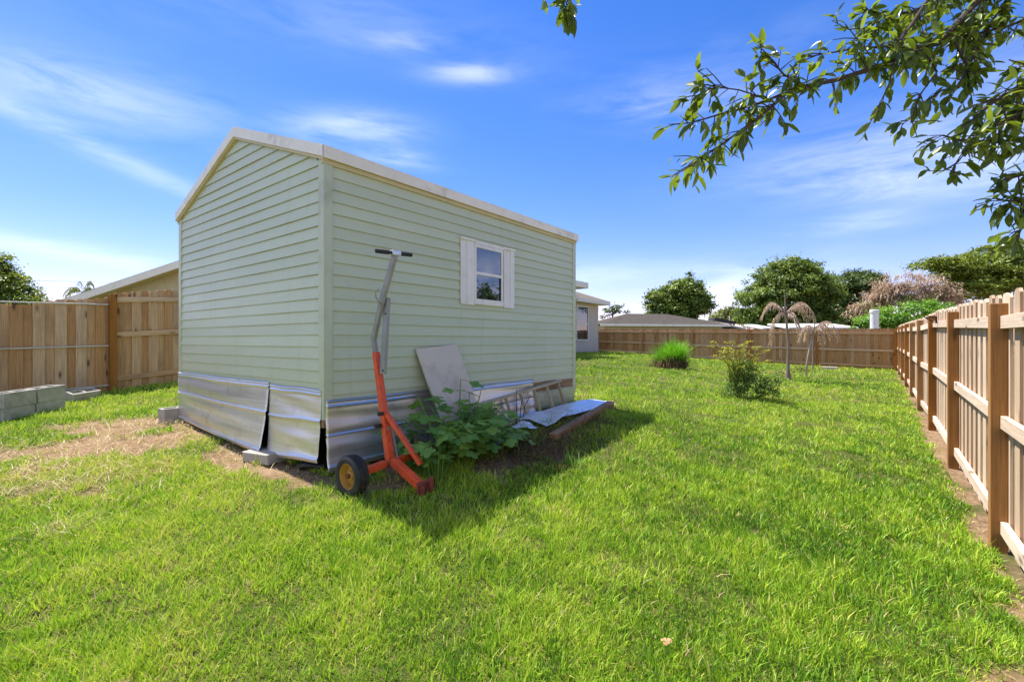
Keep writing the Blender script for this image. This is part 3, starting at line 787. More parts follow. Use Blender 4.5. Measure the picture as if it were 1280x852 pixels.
m = MB(); m.beam(A0 + D1 * .05, mid_ - D1 * .045, .055, .052); m.beam(mid_ + D1 * .055, A1 - D1 * .05, .055, .052); m.build('axle_beam', M['orange'], dolly, bevel=.004)
mb_ = mid_ + UP * .03
# mast: red box post leaning to the wall, then the grey handle arms
def pz(px, py, n):                                      # point on the plane n metres off the long wall through a pixel
    d = Vector(((px - CX) / F, 1, -(py - CY) / F)); o = Vector((0, 0, CAMZ))
    k = (n - (o - C0).dot(N1)) / d.dot(N1); return o + d * k
nb = (mid_ - C0).dot(N1)
base = pz(488, 577, nb); top_ = pz(470, 440, nb - .20)
m = MB()
dv = (top_ - base); L = dv.length; dv.normalize(); sx_ = D1; sy_ = dv.cross(sx_).normalized()
def taper(mb, a, b, wa, ha, wb, hb, x, y, tone=None):
    mb.hexa([a - x * wa / 2 - y * ha / 2, a + x * wa / 2 - y * ha / 2, a + x * wa / 2 + y * ha / 2, a - x * wa / 2 + y * ha / 2,
             b - x * wb / 2 - y * hb / 2, b + x * wb / 2 - y * hb / 2, b + x * wb / 2 + y * hb / 2, b - x * wb / 2 + y * hb / 2], tone)
taper(m, base, top_, .062, .055, .050, .045, sx_, sy_); m.build('mast', M['orange'], dolly, bevel=.004)
kn = pz(467, 424, nb - .215); mid2 = pz(477, 378, nb - .10); topp = pz(493.5, 319, nb + .03)
m = MB(); y = Vector((0, 0, 1)).cross(D1)
m.beam(top_ - dv * .03 - D1 * .004, kn, .040, .032, D1); m.beam(kn - (mid2 - kn) * .02, mid2, .044, .034, D1); m.beam(mid2 + (mid2 - topp) * .02, topp, .046, .036, D1)
m.build('handle_arm', M['greymetal'], dolly, bevel=.004)
m = MB(); m.beam(pz(484, 372, nb - .085), pz(479, 467, nb - .09), .052, .034, D1); ga = m.build('cover_channel', M['greymetal'], dolly, bevel=.003)
for q in ((482, 392), (478.5, 463)):
    m = MB(); m.lathe(pz(*q, nb - .07), N1, [(.001, .004), (.009, .003), (.009, 0)], 10); m.build('bolt', M['dark'], ga)
m = MB(); m.tube([pz(476, 381, nb - .10), pz(470, 370, nb - .09), pz(469, 372.5, nb - .09), pz(469, 363, nb - .07), pz(473, 362, nb - .06)][0:1] + [pz(470, 372, nb - .09), pz(469.5, 364, nb - .08), pz(474, 361, nb - .05)], .005, 8); m.build('spring_clip', M['greymetal'], dolly, smooth=True)
h0, h1 = pz(470, 313.5, nb + .03), pz(514, 318.5, nb + .03)
m = MB(); m.tube([h0, h1], .014, 12); hbm = m.build('handlebar', M['dark'], dolly, smooth=True)
for a, b in ((0, .33), (.70, 1)):
    m = MB(); n_ = 9; pts = [h0.lerp(h1, a + (b - a) * k / n_) for k in range(n_ + 1)]
    m.tube(pts, [.0185 if k % 2 else .0165 for k in range(n_ + 1)], 12); m.build('grip', M['dark'], hbm, smooth=True)
m = MB(); m.box(h0.lerp(h1, .53), (h1 - h0), N1, UP, .085, .05, .042); m.build('clamp', M['clamp'], dolly, bevel=.006)
tend = pz(526, 607, nb + .36); tst = mid_ + N1 * .04 + UP * .02
m = MB(); m.beam(tst, tend, .062, .062); m.build('tongue', M['orange'], dolly, bevel=.004)
m = MB(); q = (tend - tst).normalized()
m.box(tend + q * .03, q, UP.cross(q), UP, .02, .12, .10); m.box(tend + q * .05 + D1 * .05, q, UP.cross(q), UP, .07, .016, .11); m.box(tend + q * .05 - D1 * .03, q, UP.cross(q), UP, .06, .016, .08)
m.tube([tend + q * .07 + D1 * .05 - UP * .10, tend + q * .07 + D1 * .05 + UP * .10], .018, 10); m.build('hitch', M['rust'], dolly, bevel=.003)
sa = base + dv * .40 + N1 * .03; sb2 = pz(526, 580, nb + .24)
m = MB(); m.beam(sa, sb2, .045, .030); m.build('brace', M['orange'], dolly, bevel=.003)
m = MB(); m.tube([sa + D1 * .035 - UP * .05, base + D1 * .07 + UP * .02], .012, 10); m.build('brace_rod', M['greymetal'], dolly, smooth=True)
m = MB(); m.box(sa - D1 * .055, D1, N1, UP, .05, .02, .03); m.build('pin', M['dark'], dolly)
m = MB(); m.box(sa - D1 * .05 - UP * .10 - N1 * .03, D1, N1, UP, .07, .03, .03); m.build('latch', M['dark'], dolly)

for f_, w_ in ((.30, .012), (.42, .012), (.93, .010)):
    m = MB(); q = base.lerp(top_, f_) + sy_ * .0; m.lathe(q + N1 * .026, N1, [(.001, .012), (w_, .010), (w_, 0)], 6); m.build('bolt', M['greymetal'], dolly)
# ------------------------------------------------------------------ things beside the shed
m = MB()                                                # leaning board
q = [W(.946, .045, 1.40), W(1.517, .045, 1.447), W(1.71, .33, .46), W(1.14, .33, .43)]
nn = (q[1] - q[0]).cross(q[3] - q[0]).normalized()
if nn.dot(N1) < 0: nn = -nn
m.hexa([q[3] - nn * .016, q[2] - nn * .016, q[1] - nn * .016, q[0] - nn * .016, q[3], q[2], q[1], q[0]], .5)
bd = m.build('leaning_board', M['board'], bevel=.002)
tag(bd, 'plain greyish board leaning crooked against the long wall of the shed', 'board')
# ladder on its side
ld = thing('wooden_ladder', W(2.7, .25, .5), 'old wooden ladder lying on its side against the skirting', 'ladder')
rt = lambda t: W(t, .075 + .0 * t, .765 + (t - 1.9) * .092)
rb = lambda t: W(t, .175, .455 + (t - 1.9) * .078)
m = MB(); m.beam(rt(1.35), rt(3.56), .026, .062, N1); m.build('side_rail', M['ladder'], ld, bevel=.003)
m = MB(); m.beam(rb(1.30), rb(3.62), .026, .062, N1); m.build('side_rail', M['ladder'], ld, bevel=.003)
for k in range(8):
    t = 1.44 + k * .293
    m = MB(); m.beam(rt(t) + UP * .0, rb(t + .035), .040, .022, D1); m.build('rung', M['ladder'], ld, bevel=.002)
# crumpled white sheet metal
def sheet(pts_c, wid, name, seed, label, zoff=.05, curl=.03):
    m = MB(); vs = []; n = len(pts_c); cols = 10; rnd = random.Random(seed)
    for i, (t, nn_, w) in enumerate(pts_c):
        for j in range(cols + 1):
            v = j / cols - .5; p = W(t, nn_ + v * w, 0)
            z = g(p.x, p.y) + zoff + curl * math.sin(i * 1.3 + v * 5 + seed) + .012 * mnoise.noise(Vector((t * 3, v * 4, seed)))
            vs.append(W(t, nn_ + v * w, z))
    m.add(vs, [(i * (cols + 1) + j, (i + 1) * (cols + 1) + j, (i + 1) * (cols + 1) + j + 1, i * (cols + 1) + j + 1) for i in range(n - 1) for j in range(cols)], .5)
    o = m.build(name, M['sheet'], smooth=False); md = o.modifiers.new('t', 'SOLIDIFY'); md.thickness = .0015
    return tag(o, label, 'metal sheet', 'white metal offcuts')
sheet([(2.75, .42, .34), (3.0, .43, .40), (3.3, .44, .44), (3.6, .45, .46), (3.9, .45, .46), (4.12, .45, .44)], 0, 'metal_sheet', 1, 'long white metal sheet lying between the ladder and the timber', .075, .004)
sheet([(2.28, .50, .40), (2.48, .48, .42), (2.64, .47, .40), (2.80, .46, .34)], 0, 'metal_sheet', 2, 'bent white metal offcut with a raised corner beside the weeds', .09, .018)
sheet([(1.30, .62, .22), (1.42, .60, .30), (1.56, .58, .32), (1.72, .56, .30), (1.85, .55, .28)], 0, 'metal_sheet', 4, 'white metal offcut half hidden under the big leafy weeds', .07, .02)
sheet([(1.98, .55, .24), (2.08, .54, .26), (2.18, .52, .26)], 0, 'metal_sheet', 6, 'small white metal scrap between the weeds and the bent offcut', .09, .02)
# timber
m = MB(); a = at(691, 553); b = at(764, 509)
a = Vector((a.x, a.y, a.z + .05)); b = Vector((b.x, b.y, b.z + .055)); m.beam(a, b, .092, .092)
tb = m.build('timber_beam', M['beam'], bevel=.006); tag(tb, 'weathered square timber lying on the grass beside the white sheet', 'timber')
# bit of black pipe under the skirt corner
m = MB(); p = at(383, 588); m.tube([p + UP * .02 - N1 * .1, p + UP * .05, p + UP * .03 + N1 * .12 + D1 * .1], .028, 10)
pp_ = m.build('plastic_pipe', M['dark'], smooth=True); tag(pp_, 'short black plastic pipe poking out under the shed corner', 'pipe')

# ------------------------------------------------------------------ plants
def lobed_leaf(mb, c, d, up, size, tone, lobes=5):
    """palmate leaf: c stalk end, d pointing direction, up normal"""
    d = d.normalized(); s = d.cross(up).normalized(); up = s.cross(d).normalized(); n = 31
    vs = [c]; 
    for i in range(n):
        a = -2.6 + 5.2 * i / (n - 1)
        r = size * (.60 + .30 * math.cos(a * .9)) * (.58 + .46 * abs(math.cos(a * lobes / 2)))
        dr = -.30 * r * r / size
        vs.append(c + d * (r * math.cos(a) * .95 + size * .12) + s * r * math.sin(a) * .85 + up * (dr + .05 * size * math.cos(a * 5)))
    mb.add(vs, [(0, i, i + 1) for i in range(1, n)], tone)
wd = thing('leafy_weed', (*at(560, 575).xy, at(560, 575).z), 'large leafy green weed with lobed leaves growing beside the dolly', 'weed')
st, lv = MB(), MB(); rnd = random.Random(5)
for k in range(66):
    t = rnd.uniform(.46, 1.72); n_ = rnd.uniform(.26, 1.0) - max(0, t - 1.2) * .2 - max(0, .8 - t) * .5; b0 = W(t * .6 + .43, .48, 0); b0.z = g(b0.x, b0.y)
    env = max(.35, 1 - ((t - 1.05) / .95) ** 2); hh = rnd.uniform(.20, .66) * env * (1.1 if n_ < .65 else .72)
    tip = W(t, n_, b0.z + hh); mp = b0.lerp(tip, .5) + UP * .06
    st.tube([b0, mp, tip], [.009, .007, .004], 6)
    for q in range(rnd.randint(5, 8)):
        f = rnd.uniform(.35, 1.0); p = b0.lerp(mp, f * 2) if f < .5 else mp.lerp(tip, f * 2 - 1)
        a = rnd.uniform(0, 6.28); d = Vector((math.cos(a), math.sin(a), rnd.uniform(-.45, .2))) + N1 * .35
        e = p + d * rnd.uniform(.05, .12); st.tube([p, e], [.003, .0022], 4)
        lobed_leaf(lv, e, d, Vector((rnd.uniform(-.4, .4), rnd.uniform(-.5, .2), 1)), rnd.uniform(.06, .135), min(1, max(0, rnd.gauss(.45, .25))))
st.build('stem', M['weed'], wd, smooth=True); lv.build('foliage', M['weed'], wd)
def grass_clump(mb, c, n, hmin, hmax, spread, rad, w, rnd, tone=(0, 1), droop=.5):
    for k in range(n):
        a = rnd.uniform(0, 6.28); r0 = rad * rnd.random() ** .5
        b = Vector((c[0] + r0 * math.cos(a), c[1] + r0 * math.sin(a), c[2] - .02)); h = rnd.uniform(hmin, hmax); o = rnd.uniform(.1, 1) * spread
        a2 = a + rnd.uniform(-.7, .7); d = Vector((math.cos(a2), math.sin(a2), 0)); side = Vector((-d.y, d.x, 0)); side = (side + d * rnd.uniform(-.8, .8)).normalized()
        pts = []
        for q in range(5):
            f = q / 4; pts.append(b + d * o * f ** 1.5 + UP * h * (f - droop * f * f * o / max(spread, 1e-3) * .5))
        mb.ribbon(pts, [w * .8, w, w * .85, w * .55, w * .08], side, rnd.uniform(*tone))
gw = MB(); rnd = random.Random(9); 
for q in ((520, 590), (536, 586), (545, 598), (512, 582), (528, 578), (533, 594)):
    p = at(*q); grass_clump(gw, p, 90, .14, .40, .16, .08, .006, rnd, (.1, .8))
o = gw.build('tall_grass', M['weed']); tag(o, 'tuft of tall weedy grass growing through the dolly frame', 'grass tuft')
gw2 = MB()
for q in ((430, 622), (446, 623), (456, 619), (424, 616)):
    p = at(*q); grass_clump(gw2, p, 26, .05, .13, .07, .05, .006, rnd, (.5, 1))
o = gw2.build('tall_grass', M['weed']); tag(o, 'short bright grass blades standing against the near tyre of the dolly', 'grass tuft')
gw = MB()
for q in ((648, 552), (660, 545), (668, 556), (680, 535)):
    p = at(*q); grass_clump(gw, p, 40, .10, .24, .14, .10, .006, rnd, (.1, .8))
o = gw.build('tall_grass', M['weed']); tag(o, 'green grass tuft beside the near end of the timber beam', 'grass tuft')
gw = MB()
for q in ((718, 582), (726, 584), (712, 578)):
    p = at(*q); grass_clump(gw, p, 16, .10, .2, .12, .05, .007, rnd, (.7, 1))
o = gw.build('tall_grass', M['weed']); tag(o, 'small upright tuft of grass at the edge of the shed shadow', 'grass tuft')
dw = MB(); rnd = random.Random(31)
for k in range(3000):
    t, n_ = rnd.uniform(1.6, 3.4), rnd.gauss(.72, .14); 
    if n_ < .3: continue
    if k < 1500: t = rnd.gauss(1.75, .4); n_ = rnd.gauss(1.0, .2)
    b = W(t, n_, 0); b.z = g(b.x, b.y) + rnd.uniform(0, .03); a = rnd.uniform(0, 6.28); l = rnd.uniform(.04, .15)
    d = Vector((math.cos(a), math.sin(a), rnd.uniform(.05, .8))) * l
    dw.ribbon([b, b + d * .5 + UP * .01, b + d], [.005, .006, .001], Vector((-d.y, d.x, 0)).normalized() if l else D1, rnd.random())
o = dw.build('dead_weeds', M['deadweed']); tag(o, 'tangle of dead brown weeds between sheet metal and timber', 'weeds', kind='stuff')
for (q, h, lab) in (((640, 505), .44, 'thin dark weed stalks standing in front of the ladder'), ((606, 520), .36, 'thin dark weed stalk standing beside the leaning board')):
    m = MB(); p = W(2.25, .3, 0) if q[0] == 640 else W(1.85, .3, 0); p.z = g(p.x, p.y)
    for k in range(3 if q[0] == 640 else 1):
        a = p + D1 * .05 * k; m.tube([a, a + UP * h * .5 + D1 * .03 * k, a + UP * h * (1 - .1 * k) + D1 * (.09 * k)], [.006, .005, .003], 6)
    o = m.build('weed_stalk', M['twig']); tag(o, lab, 'weed stalk')
m = MB(); p = at(643, 556); lobed_leaf(m, p + UP * .1, Vector((-.3, -.8, -.5)), Vector((.2, -.5, .8)), .075, .6); m.tube([p, p + UP * .1], .003, 5)
o = m.build('yellow_leaf', M['yellowleaf']); tag(o, 'wilted yellow leaf hanging at the right edge of the big weed', 'leaf')
m = MB(); p = at(832, 816)
for a, l in ((.3, .055), (-1.9, .045), (2.2, .04)):
    d = Vector((math.cos(a), math.sin(a), .15)); lobed_leaf(m, p + UP * .055, d, Vector((.2, -.4, 1)), l * .6, random.random(), 3)
o = m.build('fallen_leaf', M['dryleaf']); tag(o, 'crumpled dry brown leaf lying on the lawn in the foreground', 'leaf')

# fountain grass clump on the lawn
gb = thing('ornamental_grass', at(841, 462), 'round clump of bright green ornamental grass with a dark dead skirt', 'ornamental grass')
c = at(841, 461); sc = c.y / F
m = MB(); rnd = random.Random(3)
cc = Vector((c.x, c.y + .35, c.z + .22))
for q in range(9): grass_clump(m, cc + Vector((rnd.uniform(-.42, .42), rnd.uniform(-.3, .3), rnd.uniform(-.12, .06))), 190, .22, .86 if q < 6 else .95, .62, .17, .011, rnd, (0, 1), .75); m.build('green_blades', M['bushgrass'], gb)
m = MB(); grass_clump(m, Vector((c.x + .05, c.y + .35, c.z)), 1100, .22, .55, .34, .48, .014, rnd, (0, .8), 1.3)
for k in range(160):
    a = rnd.uniform(0, 6.28); b = Vector((c.x + .58 * math.cos(a), c.y + .35 + .5 * math.sin(a), c.z + rnd.uniform(.1, .45))); d = Vector((math.cos(a) * .12, math.sin(a) * .12, -rnd.uniform(.1, .3)))
    m.ribbon([b, b + d * .5 + UP * .02, b + d], [.012, .014, .004], Vector((-math.sin(a), math.cos(a), 0)), rnd.uniform(.5, 1))
m.build('dead_blades', M['bushdead'], gb)

# leaf scatter with numpy: quads bent along the middle
def leaf_cloud(name, mat, P, Nrm, size, tone, parent=None, origin=None, aspect=.5):
    """P centres, Nrm rough normals (n,3); one folded diamond leaf each"""
    n = len(P); a = rng.normal(size=(n, 3)); Nn = Nrm / np.maximum(np.linalg.norm(Nrm, axis=1, keepdims=True), 1e-6)
    T = a - (a * Nn).sum(1, keepdims=True) * Nn; T /= np.maximum(np.linalg.norm(T, axis=1, keepdims=True), 1e-6); S = np.cross(Nn, T)
    s = size[:, None]; fold = .18
    b = P - T * s * .5; tip = P + T * s * .5 - Nn * s * .1
    l = P - S * s * aspect * .5 + Nn * s * fold * .4 - T * s * .05; r = P + S * s * aspect * .5 + Nn * s * fold * .4 - T * s * .05
    Vv = np.stack([b, r, tip, l], 1).reshape(-1, 3)
    o = Vector(parent.get('_o')) if parent is not None else Vector(origin)
    k = np.arange(n)[:, None] * 4
    loops = (k + np.array([0, 1, 2, 0, 2, 3])).ravel()
    ob = np_mesh(name, Vv - np.array(o), loops, np.arange(0, n * 6, 3), mat, {'tone': np.repeat(np.clip(tone, 0, 1), 4)})
    if parent is not None: ob.parent = parent
    else: ob.location = o
    ob['_o'] = tuple(o); return ob
def crown_points(ells, nclump, per, csize, flat=.6, shell=.55, bottom=-.5):
    """clumped leaf positions over a union of ellipsoids"""
    P, Nn, T = [], [], []
    vol = np.array([e[1][0] * e[1][1] * e[1][2] for e in ells]) ** .67; vol /= vol.sum()
    for (c, r), w in zip(ells, vol):
        k = max(4, int(nclump * w))
        d = rng.normal(size=(k, 3)); d /= np.linalg.norm(d, axis=1, keepdims=True)
        d[:, 2] = np.where(d[:, 2] < bottom, -d[:, 2] * .5, d[:, 2])
        rr = (shell + (1 - shell) * rng.random(k) ** .6) * (1 + rng.normal(0, .07, k))
        C = np.array(c) + d * np.array(r) * rr[:, None]
        for q in range(k):
            m = rng.integers(int(per * .5), int(per * 1.5)); cs = csize * rng.uniform(.6, 1.35)
            o = rng.normal(size=(m, 3)) * np.array([cs, cs, cs * flat]) * .55
            P.append(C[q] + o); Nn.append(d[q] * .6 + np.array([0, 0, .55]) + rng.normal(0, .55, (m, 3)))
            T.append(np.full(m, rng.normal(.42, .2)) + rng.normal(0, .14, m) + o[:, 2] / cs * .15)
    return np.concatenate(P), np.concatenate(Nn), np.concatenate(T)
def tree(name, label, cat, base, ells, mat, nclump=150, per=45, csize=.6, leaf=.3, trunk=.25, group=None, limbs=7, shell=.55, flat=.6, bark='bark', bottom=-.5, lean=0):
    base = Vector(base); root = thing(name, base, label, cat, group)
    P, Nn, T = crown_points(ells, nclump, per, csize, flat, shell, bottom)
    leaf_cloud('crown', mat, P, Nn, leaf * rng.uniform(.6, 1.3, len(P)), T, root)
    m = MB(); tops = [Vector(e[0]) for e in ells]; cen = sum(tops, Vector()) / len(tops)
    fork = base.lerp(Vector((cen.x, cen.y, max(base.z + .5, cen.z - ells[0][1][2] * .7))), 1)
    m.tube([base - UP * .3, base + UP * .2, base.lerp(fork, .5) + Vector((lean, 0, 0)), fork], [trunk * 1.5, trunk * 1.15, trunk, trunk * .8], 10)
    rnd = random.Random(hash(label) % 1000)
    for k in range(limbs):
        c, r = ells[k % len(ells)]; d = Vector((rnd.uniform(-1, 1), rnd.uniform(-1, 1), rnd.uniform(-.1, .8))).normalized()
        e = Vector(c) + Vector((d.x * r[0], d.y * r[1], d.z * r[2])) * .75; mid = fork.lerp(e, .5) + UP * .1 * r[2]
        m.tube([fork, mid, e], [trunk * .55, trunk * .32, trunk * .1], 7)
    m.build('trunk', M[bark], root, smooth=True); return root
def E(px, py, Y, rx, rz, ry=None):
    p = ray(px, py, Y); return ((p.x, p.y, p.z), (rx, ry or rx, rz))
def foot(px, Y):
    x = (px - CX) / F * Y; return (x, Y, g(x, Y))
s = 50 / F
tree('round_tree', 'dense dark green tree with a round crown behind the grey roof', 'tree', foot(848, 50), [E(855, 375, 50, 28 * s, 29 * s), E(866, 385, 50, 20 * s, 22 * s), E(822, 376, 50, 14 * s, 16 * s), E(838, 392, 50, 28 * s, 18 * s)], M['oak'], 420, 80, .50, .31, group='trees beyond the back fence')
s = 55 / F
tree('oak_tree', 'broad tall dark oak rising behind the middle of the back fence', 'tree', foot(985, 55), [E(985, 366, 55, 46 * s, 40 * s), E(950, 384, 55, 32 * s, 32 * s), E(1018, 368, 55, 28 * s, 36 * s), E(985, 345, 55, 34 * s, 22 * s), E(945, 402, 55, 26 * s, 16 * s), E(985, 404, 55, 40 * s, 18 * s), E(1020, 402, 55, 30 * s, 20 * s)], M['oak'], 760, 80, .64, .33, .4, group='trees beyond the back fence')
s = 60 / F
tree('oak_tree', 'darker oak just right of the tallest oak behind the fence', 'tree', foot(1062, 60), [E(1060, 372, 60, 34 * s, 34 * s), E(1040, 386, 60, 30 * s, 28 * s), E(1084, 360, 60, 20 * s, 24 * s), E(1075, 395, 60, 34 * s, 20 * s), E(1040, 406, 60, 40 * s, 16 * s)], M['oakdark'], 560, 80, .64, .33, .35, group='trees beyond the back fence')
s = 48 / F
tree('small_tree', 'small olive tree beside the white metal roof', 'tree', foot(910, 58), [E(912, 394, 58, 14 * s, 13 * s), E(898, 398, 58, 12 * s, 12 * s), E(928, 400, 58, 14 * s, 14 * s)], M['olive'], 90, 40, .55, .3, .15, group='trees beyond the back fence')
s = 80 / F
tree('sparse_tree', 'thin sparse tree seen over the house corner and grey roof', 'tree', foot(764, 80), [E(770, 385, 80, 12 * s, 5 * s), E(760, 389, 80, 10 * s, 5 * s), E(776, 390, 80, 9 * s, 4 * s), E(757, 396, 80, 8 * s, 4 * s)], M['oakdark'], 34, 16, .6, .42, .14, group='trees beyond the back fence', limbs=14, shell=.3)
s = 45 / F
tree('spreading_tree', 'wide layered tree with yellow green top behind the sunlit fence', 'tree', foot(1235, 45), [E(1240, 330, 45, 34 * s, 24 * s), E(1198, 338, 45, 32 * s, 18 * s), E(1168, 330, 45, 22 * s, 10 * s), E(1270, 350, 45, 34 * s, 34 * s), E(1215, 366, 45, 40 * s, 22 * s), E(1245, 312, 45, 20 * s, 8 * s), E(1300, 345, 45, 34 * s, 30 * s), E(1228, 350, 45, 46 * s, 30 * s)], M['oakbright'], 520, 60, .75, .30, .35, group='trees beyond the back fence', flat=.38, shell=.4)
s = 40 / F
tree('leafy_tree', 'green tree at the left picture edge behind the wooden fence', 'tree', foot(-30, 40), [E(-14, 346, 40, 28 * s, 32 * s), E(10, 366, 40, 24 * s, 26 * s), E(20, 382, 40, 26 * s, 18 * s), E(-60, 360, 40, 50 * s, 50 * s)], M['oakbright'], 460, 60, .6, .28, .3)
# the hedge and the brown vine-covered mass behind the corner of the fences
tree('hedge_shrub', 'bright green leafy hedge behind the corner of the two fences', 'hedge', foot(1135, 25), [E(1150, 392, 25, 1.3, .75, .9), E(1110, 400, 25, 1.2, .6, .9), E(1180, 395, 24, 1.0, .6, .9), E(1090, 404, 25, .9, .45, .8), E(1140, 412, 25, 2.1, .6, .9)], M['hedge'], 240, 45, .28, .15, .06)
dv_ = thing('dead_vine_mound', foot(1130, 29), 'tall mound of dead brown vines hanging behind the green hedge', 'dead vines')
P, Nn, T = crown_points([E(1140, 368, 29, 2.4, 1.35, 1.5), E(1108, 376, 29, 1.5, 1.0, 1.2), E(1172, 376, 29, 1.2, 1.0, 1.2), E(1088, 392, 29, 1.0, .9, 1.)], 240, 26, .35)
m = MB(); rnd = random.Random(77)
for p, t in zip(P, T):
    p = Vector(p); a = rnd.uniform(0, 6.28); o = Vector((math.cos(a), math.sin(a), 0)); l = rnd.uniform(.12, .62); hg = rnd.uniform(-.1, .9)
    pts = [p, p + o * l * .3 + UP * .08 * l, p + o * l * .55 - UP * l * .35 * hg, p + o * l * .75 - UP * l * .85 * hg]
    m.ribbon(pts, [.025, .05, .04, .008], Vector((-o.y, o.x, 0)), min(1, max(0, t + rnd.uniform(-.15, .35))))
m.build('hanging_vines', M['deadvine'], dv_)
m = MB(); b = Vector(foot(1130, 29)); 
for k in range(7):
    c = ray(1095 + 14 * k, 375 + 4 * abs(3 - k), 29); m.tube([b, b.lerp(c, .5) + Vector((.1 * k - .3, 0, .3)), c], [.1, .07, .03], 7)
m.build('branch', M['bark'], dv_, smooth=True)
P, Nn, T = crown_points([E(1095, 388, 28.5, 1.0, .8, 1.), E(1168, 372, 28.6, .9, .6, .8), E(1135, 380, 28.2, 1.6, .7, .8)], 64, 24, .3)
leaf_cloud('foliage', M['olive'], P, Nn, np.full(len(P), .16), T, dv_)
# tree far to the right (it shows only in the shed window)
tree('round_tree', 'round tree standing far to the right beyond the sunlit fence', 'tree', (40, 12.6, .4), [((40, 12.6, 4.3), (3.2, 3.2, 2.3)), ((41, 16.5, 3.4), (3, 3, 1.5))], M['oakdark'], 120, 40, .8, .5, .3)

# palms -----------------------------------------------------------------------
def frond(m, base, az, length, rise, droop, rnd, lw=.018, ll=.28, n=34, tone=(0, 1), hang=.9):
    d = Vector((math.cos(az), math.sin(az), 0)); side = Vector((-d.y, d.x, 0)); pts = []
    for q in range(13):
        f = q / 12; pts.append(base + d * length * (f - .18 * f * f) + UP * (rise * f * 2.2 * (1 - f * .62) - droop * f ** 3))
    m.tube(pts, [.014 * (1 - f / 14) for f in range(13)], 5, rnd.uniform(*tone))
    for k in range(n):
        f = .15 + .85 * k / n; i = min(11, int(f * 12)); p = pts[i].lerp(pts[i + 1], f * 12 - i)
        L = ll * (.55 + .75 * math.sin(f * 2.9)) * rnd.uniform(.7, 1.2)
        for sg in (-1, 1):
            o = side * sg * rnd.uniform(.25, .6) + d * rnd.uniform(0, .4) - UP * hang
            o.normalize(); q = p + o * L; mid = p.lerp(q, .5) + side * sg * .03
            m.ribbon([p, mid, q], [lw * .7, lw, lw * .15], d, rnd.uniform(*tone))
pb = at(985, 474); pt = ray(982, 392, pb.y)
pm = thing('dead_palm', pb, 'dying slim palm with straight trunk and drooping brown fronds', 'palm', 'dead palms near the back fence')
m = MB(); hp = pt.z - pb.z
m.tube([pb - UP * .1, pb + UP * .06, pb + UP * .3, pb + UP * 1.0 + Vector((.02, 0, 0)), pt, pt + UP * .62 + Vector((-.03, 0, 0))], [.10, .082, .050, .038, .032, .014], 12); m.build('trunk', M['palmtrunk'], pm, smooth=True)
m = MB(); rnd = random.Random(21)
for az, L, rs, dr in ((3.1, .85, .56, .64), (3.3, .62, .12, 1.05), (.05, 1.28, .66, 1.5), (.25, 1.05, .5, .9), (5.9, .45, .12, .6), (5.6, .38, .10, .7)):
    frond(m, pt + UP * .0, az, L, rs, dr, rnd, .015, .19, 36)
m.build('fronds', M['deadfrond'], pm)
pb = at(1007, 470); pt = ray(1018, 410, pb.y)
pm = thing('dead_palm', pb, 'dying palm with thin leaning trunk and drooping brown fronds', 'palm', 'dead palms near the back fence')
m = MB(); m.tube([pb - UP * .1, pb + UP * .25 + Vector((.02, 0, 0)), pb.lerp(pt, .55) + Vector((-.03, 0, 0)), pt, pt + UP * .15], [.04, .034, .032, .028, .016], 10); m.build('trunk', M['palmtrunk'], pm, smooth=True)
m = MB()
for az, L, rs, dr in ((.02, .98, .42, .75), (.15, .75, .30, .62), (5.9, .35, .1, .55), (3.1, .6, .2, .6), (2.9, .35, .1, .5)):
    frond(m, pt, az, L, rs, dr, rnd, .015, .19, 34)
m.build('fronds', M['deadfrond'], pm)
m = MB(); p = at(1016, 462); m.tube([p - UP * .1, Vector((p.x + .02, p.y, p.z + 1.25))], .028, 8); o = m.build('wooden_stake', M['palmtrunk']); tag(o, 'thin pale stake standing behind the leaning palm trunk', 'stake')
P, Nn, T = crown_points([(tuple(at(1000, 472) + UP * .18), (.32, .2, .25)), (tuple(at(975, 472) + UP * .15), (.2, .15, .15))], 26, 14, .12, shell=.2)
o = leaf_cloud('low_weed', M['olive'], P, Nn, np.full(len(P), .06), T, None, tuple(at(1000, 472))); tag(o, 'low scrubby weeds growing around the palm trunk bases', 'weeds', kind='stuff')
# distant palm at left
pr = foot(98, 36); pm = thing('distant_palm', pr, 'small distant palm showing over the left fence beside the neighbour roof', 'palm')
m = MB(); pt = ray(103, 366, 36); m.tube([Vector(pr), pt], [.18, .12], 8); m.build('trunk', M['palmtrunk'], pm)
m = MB()
for az, L, rs, dr in ((3.2, 2.0, .9, 1.2), (3.6, 1.5, .6, 1.3), (.1, 1.3, .8, 1.2), (2.6, 1.1, 1.5, .6), (.5, 1.0, 1.6, 1.0), (4.6, 1.4, .8, 1.2), (1.5, 1.4, 1, 1.2)):
    frond(m, pt, az, L * .85, rs * .85, dr * .85, rnd, .03, .34, 30, (.4, 1), .8)
m.build('fronds', M['olive'], pm)
